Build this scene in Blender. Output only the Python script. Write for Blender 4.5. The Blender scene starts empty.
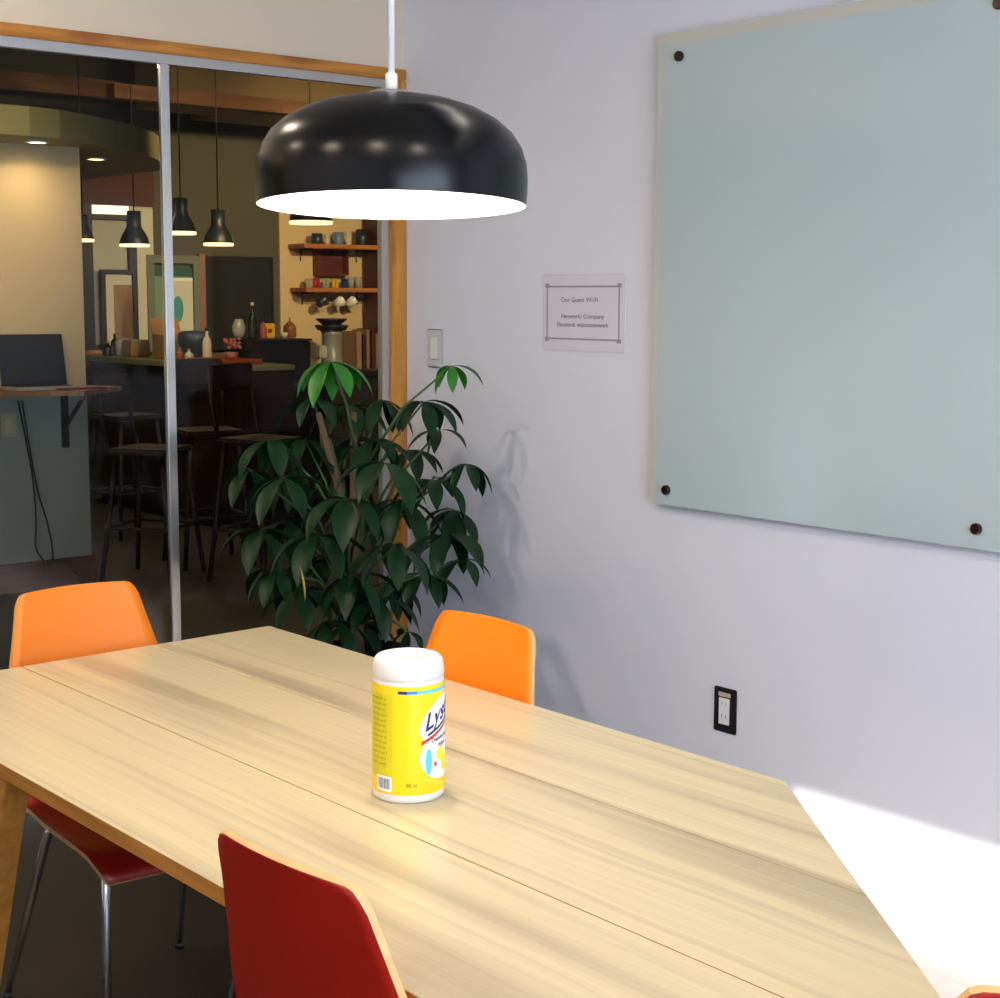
import bpy, bmesh, math, random
from mathutils import Vector, Matrix, Euler
R = math.radians; PI = math.pi
sc = bpy.context.scene; col = sc.collection

# ------------------------------------------------------------------ camera
CAM = (-3.20192, -4.28789, 1.49260); F = 1571.857
YAW, PIT, ROL = .7028066, .1275690, .0041957
_cy, _sy = math.cos(YAW), math.sin(YAW)
FW = Vector((_sy*math.cos(PIT), _cy*math.cos(PIT), -math.sin(PIT)))
_r = Vector((_cy, -_sy, 0)); _u = _r.cross(FW)
RT = _r*math.cos(ROL)+_u*math.sin(ROL); UP = -_r*math.sin(ROL)+_u*math.cos(ROL)
cd = bpy.data.cameras.new('camera'); cam = bpy.data.objects.new('camera', cd); col.objects.link(cam)
cam.matrix_world = Matrix(((RT.x, UP.x, -FW.x, CAM[0]), (RT.y, UP.y, -FW.y, CAM[1]), (RT.z, UP.z, -FW.z, CAM[2]), (0, 0, 0, 1)))
cd.sensor_fit = 'HORIZONTAL'; cd.sensor_width = 36; cd.lens = F/1000*36; cd.clip_start = .05
sc.camera = cam
def on(px, py, ax, v):
    'the place in the room a sight line meets a plane (used to survey real positions)'
    d = FW+RT*((px-500)/F)-UP*((py-499)/F); c = Vector(CAM)
    return c+d*((v-c[ax])/d[ax])

# ------------------------------------------------------------------ light and exposure
vs = sc.view_settings; vs.view_transform = 'Standard'; vs.look = 'None'; vs.exposure = 0; vs.gamma = 1; vs.use_curve_mapping = False
sc.cycles.use_denoising = True
sc.cycles.max_bounces = 8; sc.cycles.diffuse_bounces = 5; sc.cycles.transparent_max_bounces = 16
sc.cycles.caustics_reflective = False; sc.cycles.caustics_refractive = False
sc.cycles.sample_clamp_indirect = 6
w = bpy.data.worlds.new('sky'); sc.world = w; w.use_nodes = True
sk = w.node_tree.nodes.new('ShaderNodeTexSky'); sk.sky_type = 'HOSEK_WILKIE'; sk.turbidity = 3
sk.sun_direction = Vector((-.33, -.05, .94)).normalized()
bg = w.node_tree.nodes['Background']; w.node_tree.links.new(sk.outputs[0], bg.inputs[0]); bg.inputs[1].default_value = 1.4
SUN_DIR = Vector((.35, .03, -1)).normalized()
sl = bpy.data.lights.new('sun', 'SUN'); sl.energy = 150; sl.angle = R(2); sl.color = (1, .97, .93)
so = bpy.data.objects.new('sun', sl); col.objects.link(so); so.rotation_euler = SUN_DIR.to_track_quat('-Z', 'Y').to_euler(); so.location = (-2, -2, 6)
def area(name, loc, direction, sx, sy, power, color):
    l = bpy.data.lights.new(name, 'AREA'); l.shape = 'RECTANGLE'; l.size = sx; l.size_y = sy; l.energy = power; l.color = color
    o = bpy.data.objects.new(name, l); col.objects.link(o); o.location = loc
    o.rotation_euler = Vector(direction).to_track_quat('-Z', 'Z').to_euler(); return o
# daylight entering by the window behind the camera and by the far window of the cafe
area('window_daylight', (-2.4, -6.05, 1.35), (.22, 1, -.12), 2.8, 1.5, 150, (.67, .80, 1))
area('cafe_window_daylight', (-3.0, .7, .55), (1, .8, -.0), 1.2, .8, 6, (.58, .86, .95))

# ------------------------------------------------------------------ helpers
def lin(c):
    if isinstance(c, str):
        c = tuple(int(c[i:i+2], 16)/255 for i in (0, 2, 4))
    return tuple(((x/12.92) if x <= .04045 else ((x+.055)/1.055)**2.4) for x in c)+(1,)
MATS = {}
def mat(name, c, rough=.5, metal=0, bump=0, bscale=40, emit=0, spec=.5, var=0, vscale=6, coat=0, ecol=None):
    if name in MATS: return MATS[name]
    m = bpy.data.materials.new(name); m.use_nodes = True; nt = m.node_tree; b = nt.nodes['Principled BSDF']
    rgb = lin(c); b.inputs['Base Color'].default_value = rgb; b.inputs['Roughness'].default_value = rough
    b.inputs['Metallic'].default_value = metal; b.inputs['Specular IOR Level'].default_value = spec; b.inputs['Coat Weight'].default_value = coat
    tc = nt.nodes.new('ShaderNodeTexCoord')
    if emit:
        b.inputs['Emission Color'].default_value = lin(ecol) if ecol else rgb; b.inputs['Emission Strength'].default_value = emit
    n = nt.nodes.new('ShaderNodeTexNoise'); n.inputs['Scale'].default_value = vscale; n.inputs['Detail'].default_value = 4
    nt.links.new(tc.outputs['Object'], n.inputs['Vector'])
    v = var or .04
    mp = nt.nodes.new('ShaderNodeMapRange'); mp.inputs['To Min'].default_value = 1-v; mp.inputs['To Max'].default_value = 1+v
    nt.links.new(n.outputs[0], mp.inputs[0])
    h = nt.nodes.new('ShaderNodeHueSaturation'); h.inputs['Color'].default_value = rgb
    nt.links.new(mp.outputs[0], h.inputs['Value']); nt.links.new(h.outputs[0], b.inputs['Base Color'])
    if bump:
        n2 = nt.nodes.new('ShaderNodeTexNoise'); n2.inputs['Scale'].default_value = bscale; n2.inputs['Detail'].default_value = 3
        nt.links.new(tc.outputs['Object'], n2.inputs['Vector'])
        bp = nt.nodes.new('ShaderNodeBump'); bp.inputs['Strength'].default_value = bump; bp.inputs['Distance'].default_value = .004
        nt.links.new(n2.outputs[0], bp.inputs['Height']); nt.links.new(bp.outputs[0], b.inputs['Normal'])
    MATS[name] = m; return m
def wood(name, c1, c2, axis='Y', scale=3, stretch=12, rough=.45, spec=.5, knots=0, coat=0, planks=0, pos=(.35, .7)):
    if name in MATS: return MATS[name]
    m = bpy.data.materials.new(name); m.use_nodes = True; nt = m.node_tree; b = nt.nodes['Principled BSDF']; L = nt.links.new
    tc = nt.nodes.new('ShaderNodeTexCoord'); mp = nt.nodes.new('ShaderNodeMapping')
    s = [stretch]*3; s['XYZ'.index(axis)] = 1; mp.inputs['Scale'].default_value = s
    L(tc.outputs['Object'], mp.inputs[0])
    n = nt.nodes.new('ShaderNodeTexNoise'); n.inputs['Scale'].default_value = scale; n.inputs['Detail'].default_value = 6; n.inputs['Distortion'].default_value = .6
    L(mp.outputs[0], n.inputs[0])
    cr = nt.nodes.new('ShaderNodeValToRGB'); cr.color_ramp.elements[0].position = pos[0]; cr.color_ramp.elements[1].position = pos[1]
    cr.color_ramp.elements[0].color = lin(c1); cr.color_ramp.elements[1].color = lin(c2)
    L(n.outputs[0], cr.inputs[0]); out = cr.outputs[0]
    if knots:
        mk = nt.nodes.new('ShaderNodeMapping'); sk_ = [9, 9, 9]; sk_['XYZ'.index(axis)] = 3.2; mk.inputs['Scale'].default_value = sk_
        L(tc.outputs['Object'], mk.inputs[0])
        vo = nt.nodes.new('ShaderNodeTexVoronoi'); vo.inputs['Scale'].default_value = 1; L(mk.outputs[0], vo.inputs['Vector'])
        kr = nt.nodes.new('ShaderNodeValToRGB'); kr.color_ramp.elements[0].position = .17; kr.color_ramp.elements[1].position = .42
        kr.color_ramp.elements[0].color = (1, 1, 1, 1); kr.color_ramp.elements[1].color = (0, 0, 0, 1); L(vo.outputs['Distance'], kr.inputs[0])
        mx = nt.nodes.new('ShaderNodeMixRGB'); L(kr.outputs[0], mx.inputs[0]); L(out, mx.inputs[1]); mx.inputs[2].default_value = lin('7a3a12'); out = mx.outputs[0]
    L(out, b.inputs['Base Color']); b.inputs['Roughness'].default_value = rough; b.inputs['Specular IOR Level'].default_value = spec; b.inputs['Coat Weight'].default_value = coat
    MATS[name] = m; return m

class MB:
    def __init__(s): s.bm = bmesh.new(); s.smooth = False
    def box(s, x0, x1, y0, y1, z0, z1, mi=0, bev=0):
        g = bmesh.ops.create_cube(s.bm, size=1)['verts']
        for v in g: v.co = Vector(((x0+x1)/2+v.co.x*(x1-x0), (y0+y1)/2+v.co.y*(y1-y0), (z0+z1)/2+v.co.z*(z1-z0)))
        fs = {f for v in g for f in v.link_faces}
        for f in fs: f.material_index = mi
        if bev: bmesh.ops.bevel(s.bm, geom=list({e for v in g for e in v.link_edges}), offset=bev, segments=2, affect='EDGES', clamp_overlap=True)
        return s
    def prism(s, pts, z0, z1, mi=0, side=None):
        lo = [s.bm.verts.new((x, y, z0)) for x, y in pts]; hi = [s.bm.verts.new((x, y, z1)) for x, y in pts]
        n = len(pts)
        for f in (s.bm.faces.new(lo[::-1]), s.bm.faces.new(hi)): f.material_index = mi
        for i in range(n):
            f = s.bm.faces.new((lo[i], lo[(i+1) % n], hi[(i+1) % n], hi[i])); f.material_index = mi if side is None else side
        return s
    def tube(s, pts, rad, n=10, mi=0, caps=True):
        pts = [Vector(p) for p in pts]; rr = rad if isinstance(rad, (list, tuple)) else [rad]*len(pts)
        rings = []; ref = None
        for i, p in enumerate(pts):
            t = (pts[min(i+1, len(pts)-1)]-pts[max(i-1, 0)]).normalized()
            if ref is None: ref = t.orthogonal().normalized()
            a = (ref-t*ref.dot(t)).normalized(); ref = a; b = t.cross(a)
            rings.append([s.bm.verts.new(p+(a*math.cos(2*PI*k/n)+b*math.sin(2*PI*k/n))*rr[i]) for k in range(n)])
        for i in range(len(rings)-1):
            for k in range(n):
                f = s.bm.faces.new((rings[i][k], rings[i][(k+1) % n], rings[i+1][(k+1) % n], rings[i+1][k])); f.smooth = True; f.material_index = mi
        if caps:
            for f in (s.bm.faces.new(rings[0][::-1]), s.bm.faces.new(rings[-1])): f.material_index = mi
        return s
    def lathe(s, prof, n=24, c=(0, 0, 0), mi=0, mis=None, rot=None):
        'prof: (radius, height) list, r=0 ends closed'
        rings = []
        for r_, h in prof:
            if r_ < 1e-6: rings.append([s.bm.verts.new((0, 0, h))])
            else: rings.append([s.bm.verts.new((r_*math.cos(2*PI*k/n), r_*math.sin(2*PI*k/n), h)) for k in range(n)])
        for i in range(len(rings)-1):
            a, b = rings[i], rings[i+1]
            for k in range(n):
                k2 = (k+1) % n
                if len(a) == 1 and len(b) == 1: continue
                vs_ = (a[0], b[k2], b[k]) if len(a) == 1 else ((a[k], a[k2], b[0]) if len(b) == 1 else (a[k], a[k2], b[k2], b[k]))
                f = s.bm.faces.new(vs_); f.smooth = True; f.material_index = mis[i] if mis else mi
        M = Matrix.Translation(c) @ (rot.to_matrix().to_4x4() if rot else Matrix())
        for rg in rings:
            for v in rg: v.co = M @ v.co
        return s
    def build(s, name, m, parent=None, loc=None, smooth_angle=None):
        me = bpy.data.meshes.new(name); bmesh.ops.recalc_face_normals(s.bm, faces=s.bm.faces)
        s.bm.to_mesh(me); s.bm.free()
        for x in (m if isinstance(m, (list, tuple)) else [m]): me.materials.append(x)
        o = bpy.data.objects.new(name, me); col.objects.link(o)
        if parent: o.parent = parent
        if loc: o.location = loc
        return o
def tag(o, label, cat, group=None, kind=None):
    o['label'] = label; o['category'] = cat
    if group: o['group'] = group
    if kind: o['kind'] = kind
    return o
def struct(o): o['kind'] = 'structure'; return o
def thing(name, label, cat, loc=(0, 0, 0), rz=0, group=None):
    o = bpy.data.objects.new(name, None); o.empty_display_size = .1; col.objects.link(o); o.location = loc; o.rotation_euler = (0, 0, rz)
    return tag(o, label, cat, group)
def copy_tree(o, parent=None):
    c = o.copy(); col.objects.link(c)
    if parent: c.parent = parent
    for ch in list(o.children): copy_tree(ch, c)
    return c
def text_mesh(s, size, align='CENTER', bold=.022):
    cu = bpy.data.curves.new('lettering', 'FONT'); cu.body = s; cu.size = size; cu.align_x = align; cu.resolution_u = 3; cu.offset = size*bold
    o = bpy.data.objects.new('lettering', cu); col.objects.link(o); dg = bpy.context.evaluated_depsgraph_get()
    me = bpy.data.meshes.new_from_object(o.evaluated_get(dg)); bpy.data.objects.remove(o); return me

# ------------------------------------------------------------------ materials
M_wall = mat('white_wall_paint', 'e6e9f4', .62, bump=.08, bscale=180, var=.01)
M_wallb = mat('cream_wall_paint', 'dfd0b8', .7, bump=.08, bscale=180, var=.01)
M_alu = mat('brushed_aluminium', 'cdc9c4', .3, metal=1, var=.02)
M_chrome = mat('chrome', 'e0e0e0', .08, metal=1)
M_pine = wood('pine_trim', 'a5691f', 'd89a44', 'Z', 2.5, 14, .35, knots=1)
M_pineh = wood('pine_trim_level', 'a5691f', 'cf8f3c', 'X', 2.5, 14, .35, knots=1)
M_black = mat('black_plastic', '111111', .4)
M_blackm = mat('matt_black_metal', '16171a', .45)
M_white = mat('white_plastic', 'f0efec', .35)

# ------------------------------------------------------------------ the meeting room shell
def floor_mat():
    m = bpy.data.materials.new('dark_wood_floor'); m.use_nodes = True; nt = m.node_tree; L = nt.links.new; b = nt.nodes['Principled BSDF']
    tc = nt.nodes.new('ShaderNodeTexCoord'); mp = nt.nodes.new('ShaderNodeMapping'); mp.inputs['Rotation'].default_value = (0, 0, R(90)); L(tc.outputs['Object'], mp.inputs[0])
    br = nt.nodes.new('ShaderNodeTexBrick'); br.inputs['Scale'].default_value = 1; br.inputs['Brick Width'].default_value = 1.2; br.inputs['Row Height'].default_value = .15; br.inputs['Mortar Size'].default_value = .002
    br.inputs['Color1'].default_value = lin('2b2420'); br.inputs['Color2'].default_value = lin('211b18'); br.inputs['Mortar'].default_value = lin('151210'); L(mp.outputs[0], br.inputs[0])
    n = nt.nodes.new('ShaderNodeTexNoise'); n.inputs['Scale'].default_value = 4; n.inputs['Detail'].default_value = 6
    mp2 = nt.nodes.new('ShaderNodeMapping'); mp2.inputs['Scale'].default_value = (10, 1, 10); L(tc.outputs['Object'], mp2.inputs[0]); L(mp2.outputs[0], n.inputs[0])
    mx = nt.nodes.new('ShaderNodeMixRGB'); mx.blend_type = 'MULTIPLY'; mx.inputs[0].default_value = .5; L(br.outputs[0], mx.inputs[1]); L(n.outputs[0], mx.inputs[2])
    L(mx.outputs[0], b.inputs['Base Color']); b.inputs['Roughness'].default_value = .45
    return m
struct(MB().box(-4.7, .12, -6.1, 0.0, -.08, 0).build('floor', floor_mat()))
struct(MB().box(0, .12, -6.1, 0.12, 0, 2.8).build('wall_right', M_wall))
# wall above the glass partition
struct(MB().box(-4.7, 0, -.0, .12, 2.236, 2.8).build('wall_back', M_wallb))
# left wall (behind the viewer's left) and the window wall behind the camera
struct(MB().box(-4.82, -4.7, -6.1, .12, 0, 2.8).build('wall_left', M_wall))
nw = MB(); nw.box(-4.7, -3.9, -6.22, -6.1, 0, 2.8).box(-.9, .12, -6.22, -6.1, 0, 2.8).box(-3.9, -.9, -6.22, -6.1, 0, .55).box(-3.9, -.9, -6.22, -6.1, 2.15, 2.8)
struct(nw.build('wall_front', M_wall))
wf = struct(MB().box(-3.9, -.9, -6.2, -6.12, .55, .6).box(-3.9, -.9, -6.2, -6.12, 2.1, 2.15).box(-3.9, -3.85, -6.2, -6.12, .6, 2.1).box(-.95, -.9, -6.2, -6.12, .6, 2.1).box(-2.43, -2.37, -6.2, -6.12, .6, 2.1).build('window_2', M_alu))
# ceiling with an added slot, shaped to let the sun patch onto the right wall
SX0, SX1, SY0, SY1 = -1.475, -.950, -4.6, -1.80
cg = MB(); cg.box(-4.7, SX0, -6.1, 0, 2.8, 2.9).box(SX1, .12, -6.1, 0, 2.8, 2.9).box(SX0, SX1, -6.1, SY0, 2.8, 2.9).box(SX0, SX1, SY1, 0, 2.8, 2.9)
struct(cg.build('ceiling', mat('ceiling_paint', 'dcd6cc', .8)))
wf3 = struct(MB().box(SX0-.03, SX0, SY0, SY1, 2.86, 2.93).box(SX1, SX1+.03, SY0, SY1, 2.86, 2.93).box(SX0, SX1, SY0-.03, SY0, 2.86, 2.93).box(SX0, SX1, SY1, SY1+.03, 2.86, 2.93).build('added_slot_frame', M_alu))
struct(MB().box(-.012, 0, -6.1, -.0, -.02, .09).build('baseboard_right', mat('white_trim_paint', 'e6e4e2', .4)))

# glass partition: timber surround, aluminium track and mullions, panes
struct(MB().box(-4.7, 0, -.022, .022, 2.200, 2.236, bev=.003).build('trim_1', M_pineh))
struct(MB().box(-.068, -.0005, -.022, .022, 0, 2.2, bev=.003).build('trim_2', M_pine))
def glass(name, tint=(.97, .985, .98), ior=1.17):
    m = bpy.data.materials.new(name); m.use_nodes = True; nt = m.node_tree; nt.nodes.clear(); L = nt.links.new
    o = nt.nodes.new('ShaderNodeOutputMaterial'); t = nt.nodes.new('ShaderNodeBsdfTransparent'); t.inputs[0].default_value = (*tint, 1)
    g = nt.nodes.new('ShaderNodeBsdfGlossy'); g.inputs['Roughness'].default_value = .0; f = nt.nodes.new('ShaderNodeFresnel'); f.inputs[0].default_value = ior
    mx = nt.nodes.new('ShaderNodeMixShader'); L(f.outputs[0], mx.inputs[0]); L(t.outputs[0], mx.inputs[1]); L(g.outputs[0], mx.inputs[2]); L(mx.outputs[0], o.inputs[0])
    MATS[name] = m; return m
M_glass = glass('clear_glass')
gp = struct(thing('window_1', '', '')); del gp['label']; del gp['category']
fr = MB(); fr.box(-4.7, -.068, -.012, .012, 2.172, 2.2).box(-.098, -.068, -.012, .012, 0, 2.172).box(-4.7, -.102, -.03, .03, 0, .05)
fr.build('track', M_alu, gp)
for x0, x1 in ((-.895, -.866), (-1.98, -1.95), (-3.05, -3.02), (-4.12, -4.09)):
    MB().box(x0, x1, -.0065, .0065, .05, 2.172, bev=.002).build('mullion', M_alu, gp)
for x0, x1 in ((-.862, -.102), (-1.95, -.899), (-3.02, -1.98), (-4.09, -3.05)):
    MB().box(x0, x1, -.003, .003, .05, 2.172).build('pane', M_glass, gp)

# ------------------------------------------------------------------ glass writing board on the right wall
brd = thing('glass_board', 'large frosted pale green glass writing board on the white wall, held by dark round standoffs', 'whiteboard', (0, -2.42, 1.56))
Y0, Y1, Z0, Z1 = -1.207, -3.67, .918, 2.201
bx = -.030
MB().box(bx-.006, bx, Y1, Y0, Z0, Z1, bev=.002).build('glass_pane', mat('pale_glass_edge', 'ccccc2', .2), brd, (0, 2.42, -1.56))
M_board = mat('back_painted_glass', 'bccdd0', .14, var=.01, spec=.5)
MB().box(bx-.0072, bx-.006, Y1+.02, Y0-.022, Z0+.002, Z1-.030).build('painted_panel', M_board, brd, (0, 2.42, -1.56))
M_bronze = mat('dark_bronze', '3a2a28', .3, metal=.8)
for y, z in ((-1.291, 2.136), (-1.271, .963), (-2.258, .967), (-2.258, 2.143), (-3.6, .967), (-3.6, 2.143)):
    MB().tube([(-.0005, y, z), (bx, y, z)], .008, 12).tube([(bx-.0072, y, z), (bx-.016, y, z), (bx-.019, y, z)], [.0135, .0135, .011], 18).build('standoff', M_bronze, brd, (0, 2.42, -1.56))

# ------------------------------------------------------------------ paper notice
sgn = thing('paper_notice', 'x', 'notice', (0, -.885, 1.445))
sgn['label'] = 'white paper notice with grey border and three text lines on the white wall'
def ow(px, py): p_ = on(px, py, 0, -.002); return p_.y, p_.z
ya, yb = -.712, -1.056
MB().box(-.0025, -.0005, yb, ya, 1.338, 1.558).build('sheet', mat('white_paper', 'e0dfea', .8), sgn, (0, .885, -1.445))
MB().box(-.0030, -.0005, yb-.004, ya+.004, 1.333, 1.562).build('plastic_sleeve', mat('clear_sleeve', 'dddce6', .25), sgn, (0, .885, -1.445))
for o_ in sgn.children:
    if o_.name.startswith('plastic'): o_.scale = (.7, 1, 1)
bd = MB(); za, zb, t_ = 1.368, 1.528, .0055
y1, y0 = yb+.016, ya-.014
bd.box(-.0034, -.0025, y1, y0, zb-t_, zb).box(-.0034, -.0025, y1, y0, za, za+t_).box(-.0034, -.0025, y1, y1+t_, za, zb).box(-.0034, -.0025, y0-t_, y0, za, zb)
for yy in (y1, y0):
    for zz in (za, zb): bd.box(-.0036, -.0025, yy-.007 if yy == y1 else yy-.011, yy+.011 if yy == y1 else yy+.007, zz-.006, zz+.006)
bd.build('border', mat('grey_ink', '9d9bab', .7), sgn, (0, .885, -1.445))
def wall_text(s, size, yc, zc, m, sy=1):
    me = text_mesh(s, size, bold=0)
    for v in me.vertices: x, y = v.co.x, v.co.y; v.co = Vector((-.0036, yc-x*sy, zc+y))
    me.materials.clear(); me.materials.append(m); o = bpy.data.objects.new('lettering', me); col.objects.link(o); o.parent = sgn; o.location = (0, .885, -1.445)
M_ink = mat('dark_ink', '65636f', .7)
wall_text('Our Guest Wi-Fi', .020, -.870, 1.480, M_ink, 1.15)
wall_text('Network: Company', .019, -.884, 1.432, M_ink, 1.2)
wall_text('Password: welcometowork', .019, -.884, 1.407, M_ink, 1.05)

# ------------------------------------------------------------------ wall plates
def plate(name, label, cat, y, z, cover, insert, kind):
    t = thing(name, label, cat, (0, y, z))
    MB().box(-.006, -.0003, -.041, .041, -.063, .063, bev=.003).build('cover_plate', cover, t)
    if kind == 'switch':
        MB().box(-.010, -.006, -.019, .019, -.037, .037, bev=.002).build('rocker', insert, t)
    else:
        MB().box(-.009, -.006, -.020, .020, -.040, .036, bev=.002).build('socket_face', insert, t)
        for zz in (-.018, .018):
            for yy in (-.007, .007): MB().box(-.0094, -.009, yy-.001, yy+.001, zz-.004, zz+.006).build('slot', mat('grey_slot', '9a9a9a', .5), t)
        MB().box(-.0088, -.006, -.022, .022, .038, .050, bev=.001).build('reset_strip', mat('beige_plastic', 'c9b8a8', .4), t)
    return t
plate('light_switch', 'white rocker light switch beside the wooden post', 'light switch', -.178, 1.325, mat('switch_plate', 'd8d8da', .35), M_white, 'switch')
plate('wall_outlet', 'black framed outlet plate with a white insert, low on the white wall', 'outlet', -1.474, .369, mat('dark_plate', '1b1b1d', .35), M_white, 'outlet')

# ------------------------------------------------------------------ pendant lamp over the table
LP = on(392, 206, 0, -1.755)
lamp = thing('pendant_lamp', 'large glossy black dome pendant lamp with glowing white inside, hanging above the table', 'lamp', LP)
RR = .2065; k = RR/135
prof = [(134, 0), (135, 12), (135.5, 26), (134.5, 42), (130, 58), (121, 73), (107, 86), (88, 97), (66, 105), (44, 110), (26, 112)]
prof = [(a*k, b*k*.955) for a, b in prof]
full = prof+[(.002, prof[-1][1]+.0005), (.002, prof[-1][1]-.004)]+[(a-.0025, b-.003 if b > .03 else b) for a, b in prof[::-1]]+[prof[0]]
shade_m = mat('satin_black_paint', '060606', .25, spec=.24); inner = mat('white_enamel', 'f8f5ee', .5)
mis = [0]*len(prof)+[0]+[1]*(len(prof)+1)
tilt = Matrix.Rotation(R(-3.0), 3, Vector((_cy, -_sy, 0))).to_euler()
sh = MB().lathe(full, 64, mis=mis[:len(full)-1]).build('lamp_shade', [shade_m, inner], lamp); sh.rotation_euler = tilt
tz = prof[-1][1]
MB().lathe([(0, tz+.007), (.036, tz+.006), (.040, tz+.002), (.040, tz-.003), (0, tz-.003)], 32).build('cap_plate', mat('grey_cap', 'a8a49c', .3, metal=.6), lamp).rotation_euler = tilt
MB().lathe([(0, tz+.034), (.0075, tz+.034), (.0092, tz+.031), (.0092, tz+.002), (0, tz+.002)], 20).build('stem_collar', M_white, lamp)
MB().tube([(0, 0, tz+.03), (0, 0, 2.798-LP.z)], .0052, 12).build('stem', M_white, lamp)
MB().lathe([(0, 2.798-LP.z), (.055, 2.798-LP.z), (.05, 2.775-LP.z), (.012, 2.765-LP.z), (0, 2.765-LP.z)], 24).build('ceiling_rose', M_white, lamp)
MB().lathe([(0, .022), (.02, .026), (.034, .042), (.038, .06), (.03, .085), (.016, .105), (.014, .135), (0, .135)], 24).build('bulb', mat('lit_bulb', 'fff2d8', .4, emit=18), lamp)
pl = bpy.data.lights.new('lamp_light', 'POINT'); pl.energy = 15; pl.color = (1, .90, .76); pl.shadow_soft_size = .045
po = bpy.data.objects.new('lamp_light', pl); col.objects.link(po); po.location = LP+Vector((0, 0, .012))

# ceiling spots of the meeting room (behind and beside the viewer)
def ceiling_spot(x, y, label):
    t = thing('ceiling_spotlight', label, 'ceiling light', (x, y, 2.8), group='round ceiling spotlights of the meeting room')
    MB().lathe([(.055, 0), (.07, -.01), (.07, -.02), (.055, -.022), (.055, -.004), (0, -.004)], 24).build('ring', M_white, t)
    MB().lathe([(0, -.012), (.05, -.012), (.05, -.006), (0, -.006)], 24).build('lens', mat('lit_lens', 'ffe9c8', .4, emit=30), t)
    l = bpy.data.lights.new('spot_light', 'AREA'); l.shape = 'DISK'; l.size = .1; l.energy = 17; l.color = (1, .83, .64)
    o = bpy.data.objects.new('spot_light', l); col.objects.link(o); o.location = (x, y, 2.77)
for x, y in ((-3.9, -2.4), (-3.2, -3.6), (-2.3, -4.5), (-2.2, -.9), (-3.6, -.9)):
    ceiling_spot(x, y, 'small round white ceiling spotlight of the meeting room')

# ------------------------------------------------------------------ table
def table_mat():
    m = bpy.data.materials.new('pale_ash_boards'); m.use_nodes = True; nt = m.node_tree; L = nt.links.new; b = nt.nodes['Principled BSDF']
    tc = nt.nodes.new('ShaderNodeTexCoord')
    def node(t, **kw):
        n_ = nt.nodes.new(t)
        for a, v in kw.items(): n_.inputs[a].default_value = v
        return n_
    mp = node('ShaderNodeMapping', Scale=(1, .3, 1)); L(tc.outputs['Object'], mp.inputs[0])
    # wavy warp of the grain
    n1 = node('ShaderNodeTexNoise', Scale=4.0, Detail=3); L(mp.outputs[0], n1.inputs[0])
    ad = nt.nodes.new('ShaderNodeVectorMath'); ad.operation = 'MULTIPLY_ADD'; L(n1.outputs['Color'], ad.inputs[0]); ad.inputs[1].default_value = (.055, 0, 0); L(mp.outputs[0], ad.inputs[2])
    # broad streaks
    mp1 = node('ShaderNodeMapping', Scale=(7.5, 1.1, 1)); L(ad.outputs[0], mp1.inputs[0])
    s1 = node('ShaderNodeTexNoise', Scale=1.3, Detail=3); L(mp1.outputs[0], s1.inputs[0])
    r1 = nt.nodes.new('ShaderNodeValToRGB'); r1.color_ramp.elements[0].position = .52; r1.color_ramp.elements[1].position = .64; L(s1.outputs[0], r1.inputs[0])
    # fine grain
    mp2 = node('ShaderNodeMapping', Scale=(60, 3, 1)); L(ad.outputs[0], mp2.inputs[0])
    s2 = node('ShaderNodeTexNoise', Scale=2.2, Detail=5); L(mp2.outputs[0], s2.inputs[0])
    m1 = nt.nodes.new('ShaderNodeMixRGB'); L(r1.outputs[0], m1.inputs[0]); m1.inputs[1].default_value = lin('dccba2'); m1.inputs[2].default_value = lin('b9a886')
    m2 = nt.nodes.new('ShaderNodeMixRGB'); m2.blend_type = 'MULTIPLY'; m2.inputs[0].default_value = .28; L(m1.outputs[0], m2.inputs[1]); L(s2.outputs[0], m2.inputs[2])
    mp3 = node('ShaderNodeMapping', Scale=(26, .9, 1), Location=(3.1, .4, 0)); L(ad.outputs[0], mp3.inputs[0])
    s3 = node('ShaderNodeTexNoise', Scale=1.5, Detail=4); L(mp3.outputs[0], s3.inputs[0])
    r3 = nt.nodes.new('ShaderNodeValToRGB'); r3.color_ramp.elements[0].position = .56; r3.color_ramp.elements[1].position = .66; r3.color_ramp.elements[1].color = (.75, .75, .75, 1); L(s3.outputs[0], r3.inputs[0])
    gm = nt.nodes.new('ShaderNodeMath'); gm.operation = 'MULTIPLY'; L(r3.outputs[0], gm.inputs[0]); L(s1.outputs[0], gm.inputs[1])
    m3 = nt.nodes.new('ShaderNodeMixRGB'); L(gm.outputs[0], m3.inputs[0]); L(m2.outputs[0], m3.inputs[1]); m3.inputs[2].default_value = lin('9f8e70'); m2 = m3
    br = node('ShaderNodeBrightContrast', Bright=.03); L(m2.outputs[0], br.inputs[0])
    L(br.outputs[0], b.inputs['Base Color']); b.inputs['Roughness'].default_value = .28; b.inputs['Specular IOR Level'].default_value = .45
    return m
M_table = table_mat()
M_edge = wood('table_edge', '9a6424', 'b57c35', 'Y', 3, 14, .4)
tb = thing('meeting_table', 'long pale ash table of three boards with an angled end and tapered wooden legs', 'table', (-1.765, -2.3, 0))
off = (1.765, 2.3, 0)
TZ = .74
def farY(x): return -1.233+(x+1.313)*.040
def nearY(x): return -2.747+(x+1.306)*1.282
xs = [-1.309, -1.6035, -1.9145, -2.219]; g = .0014
top = MB()
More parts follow.
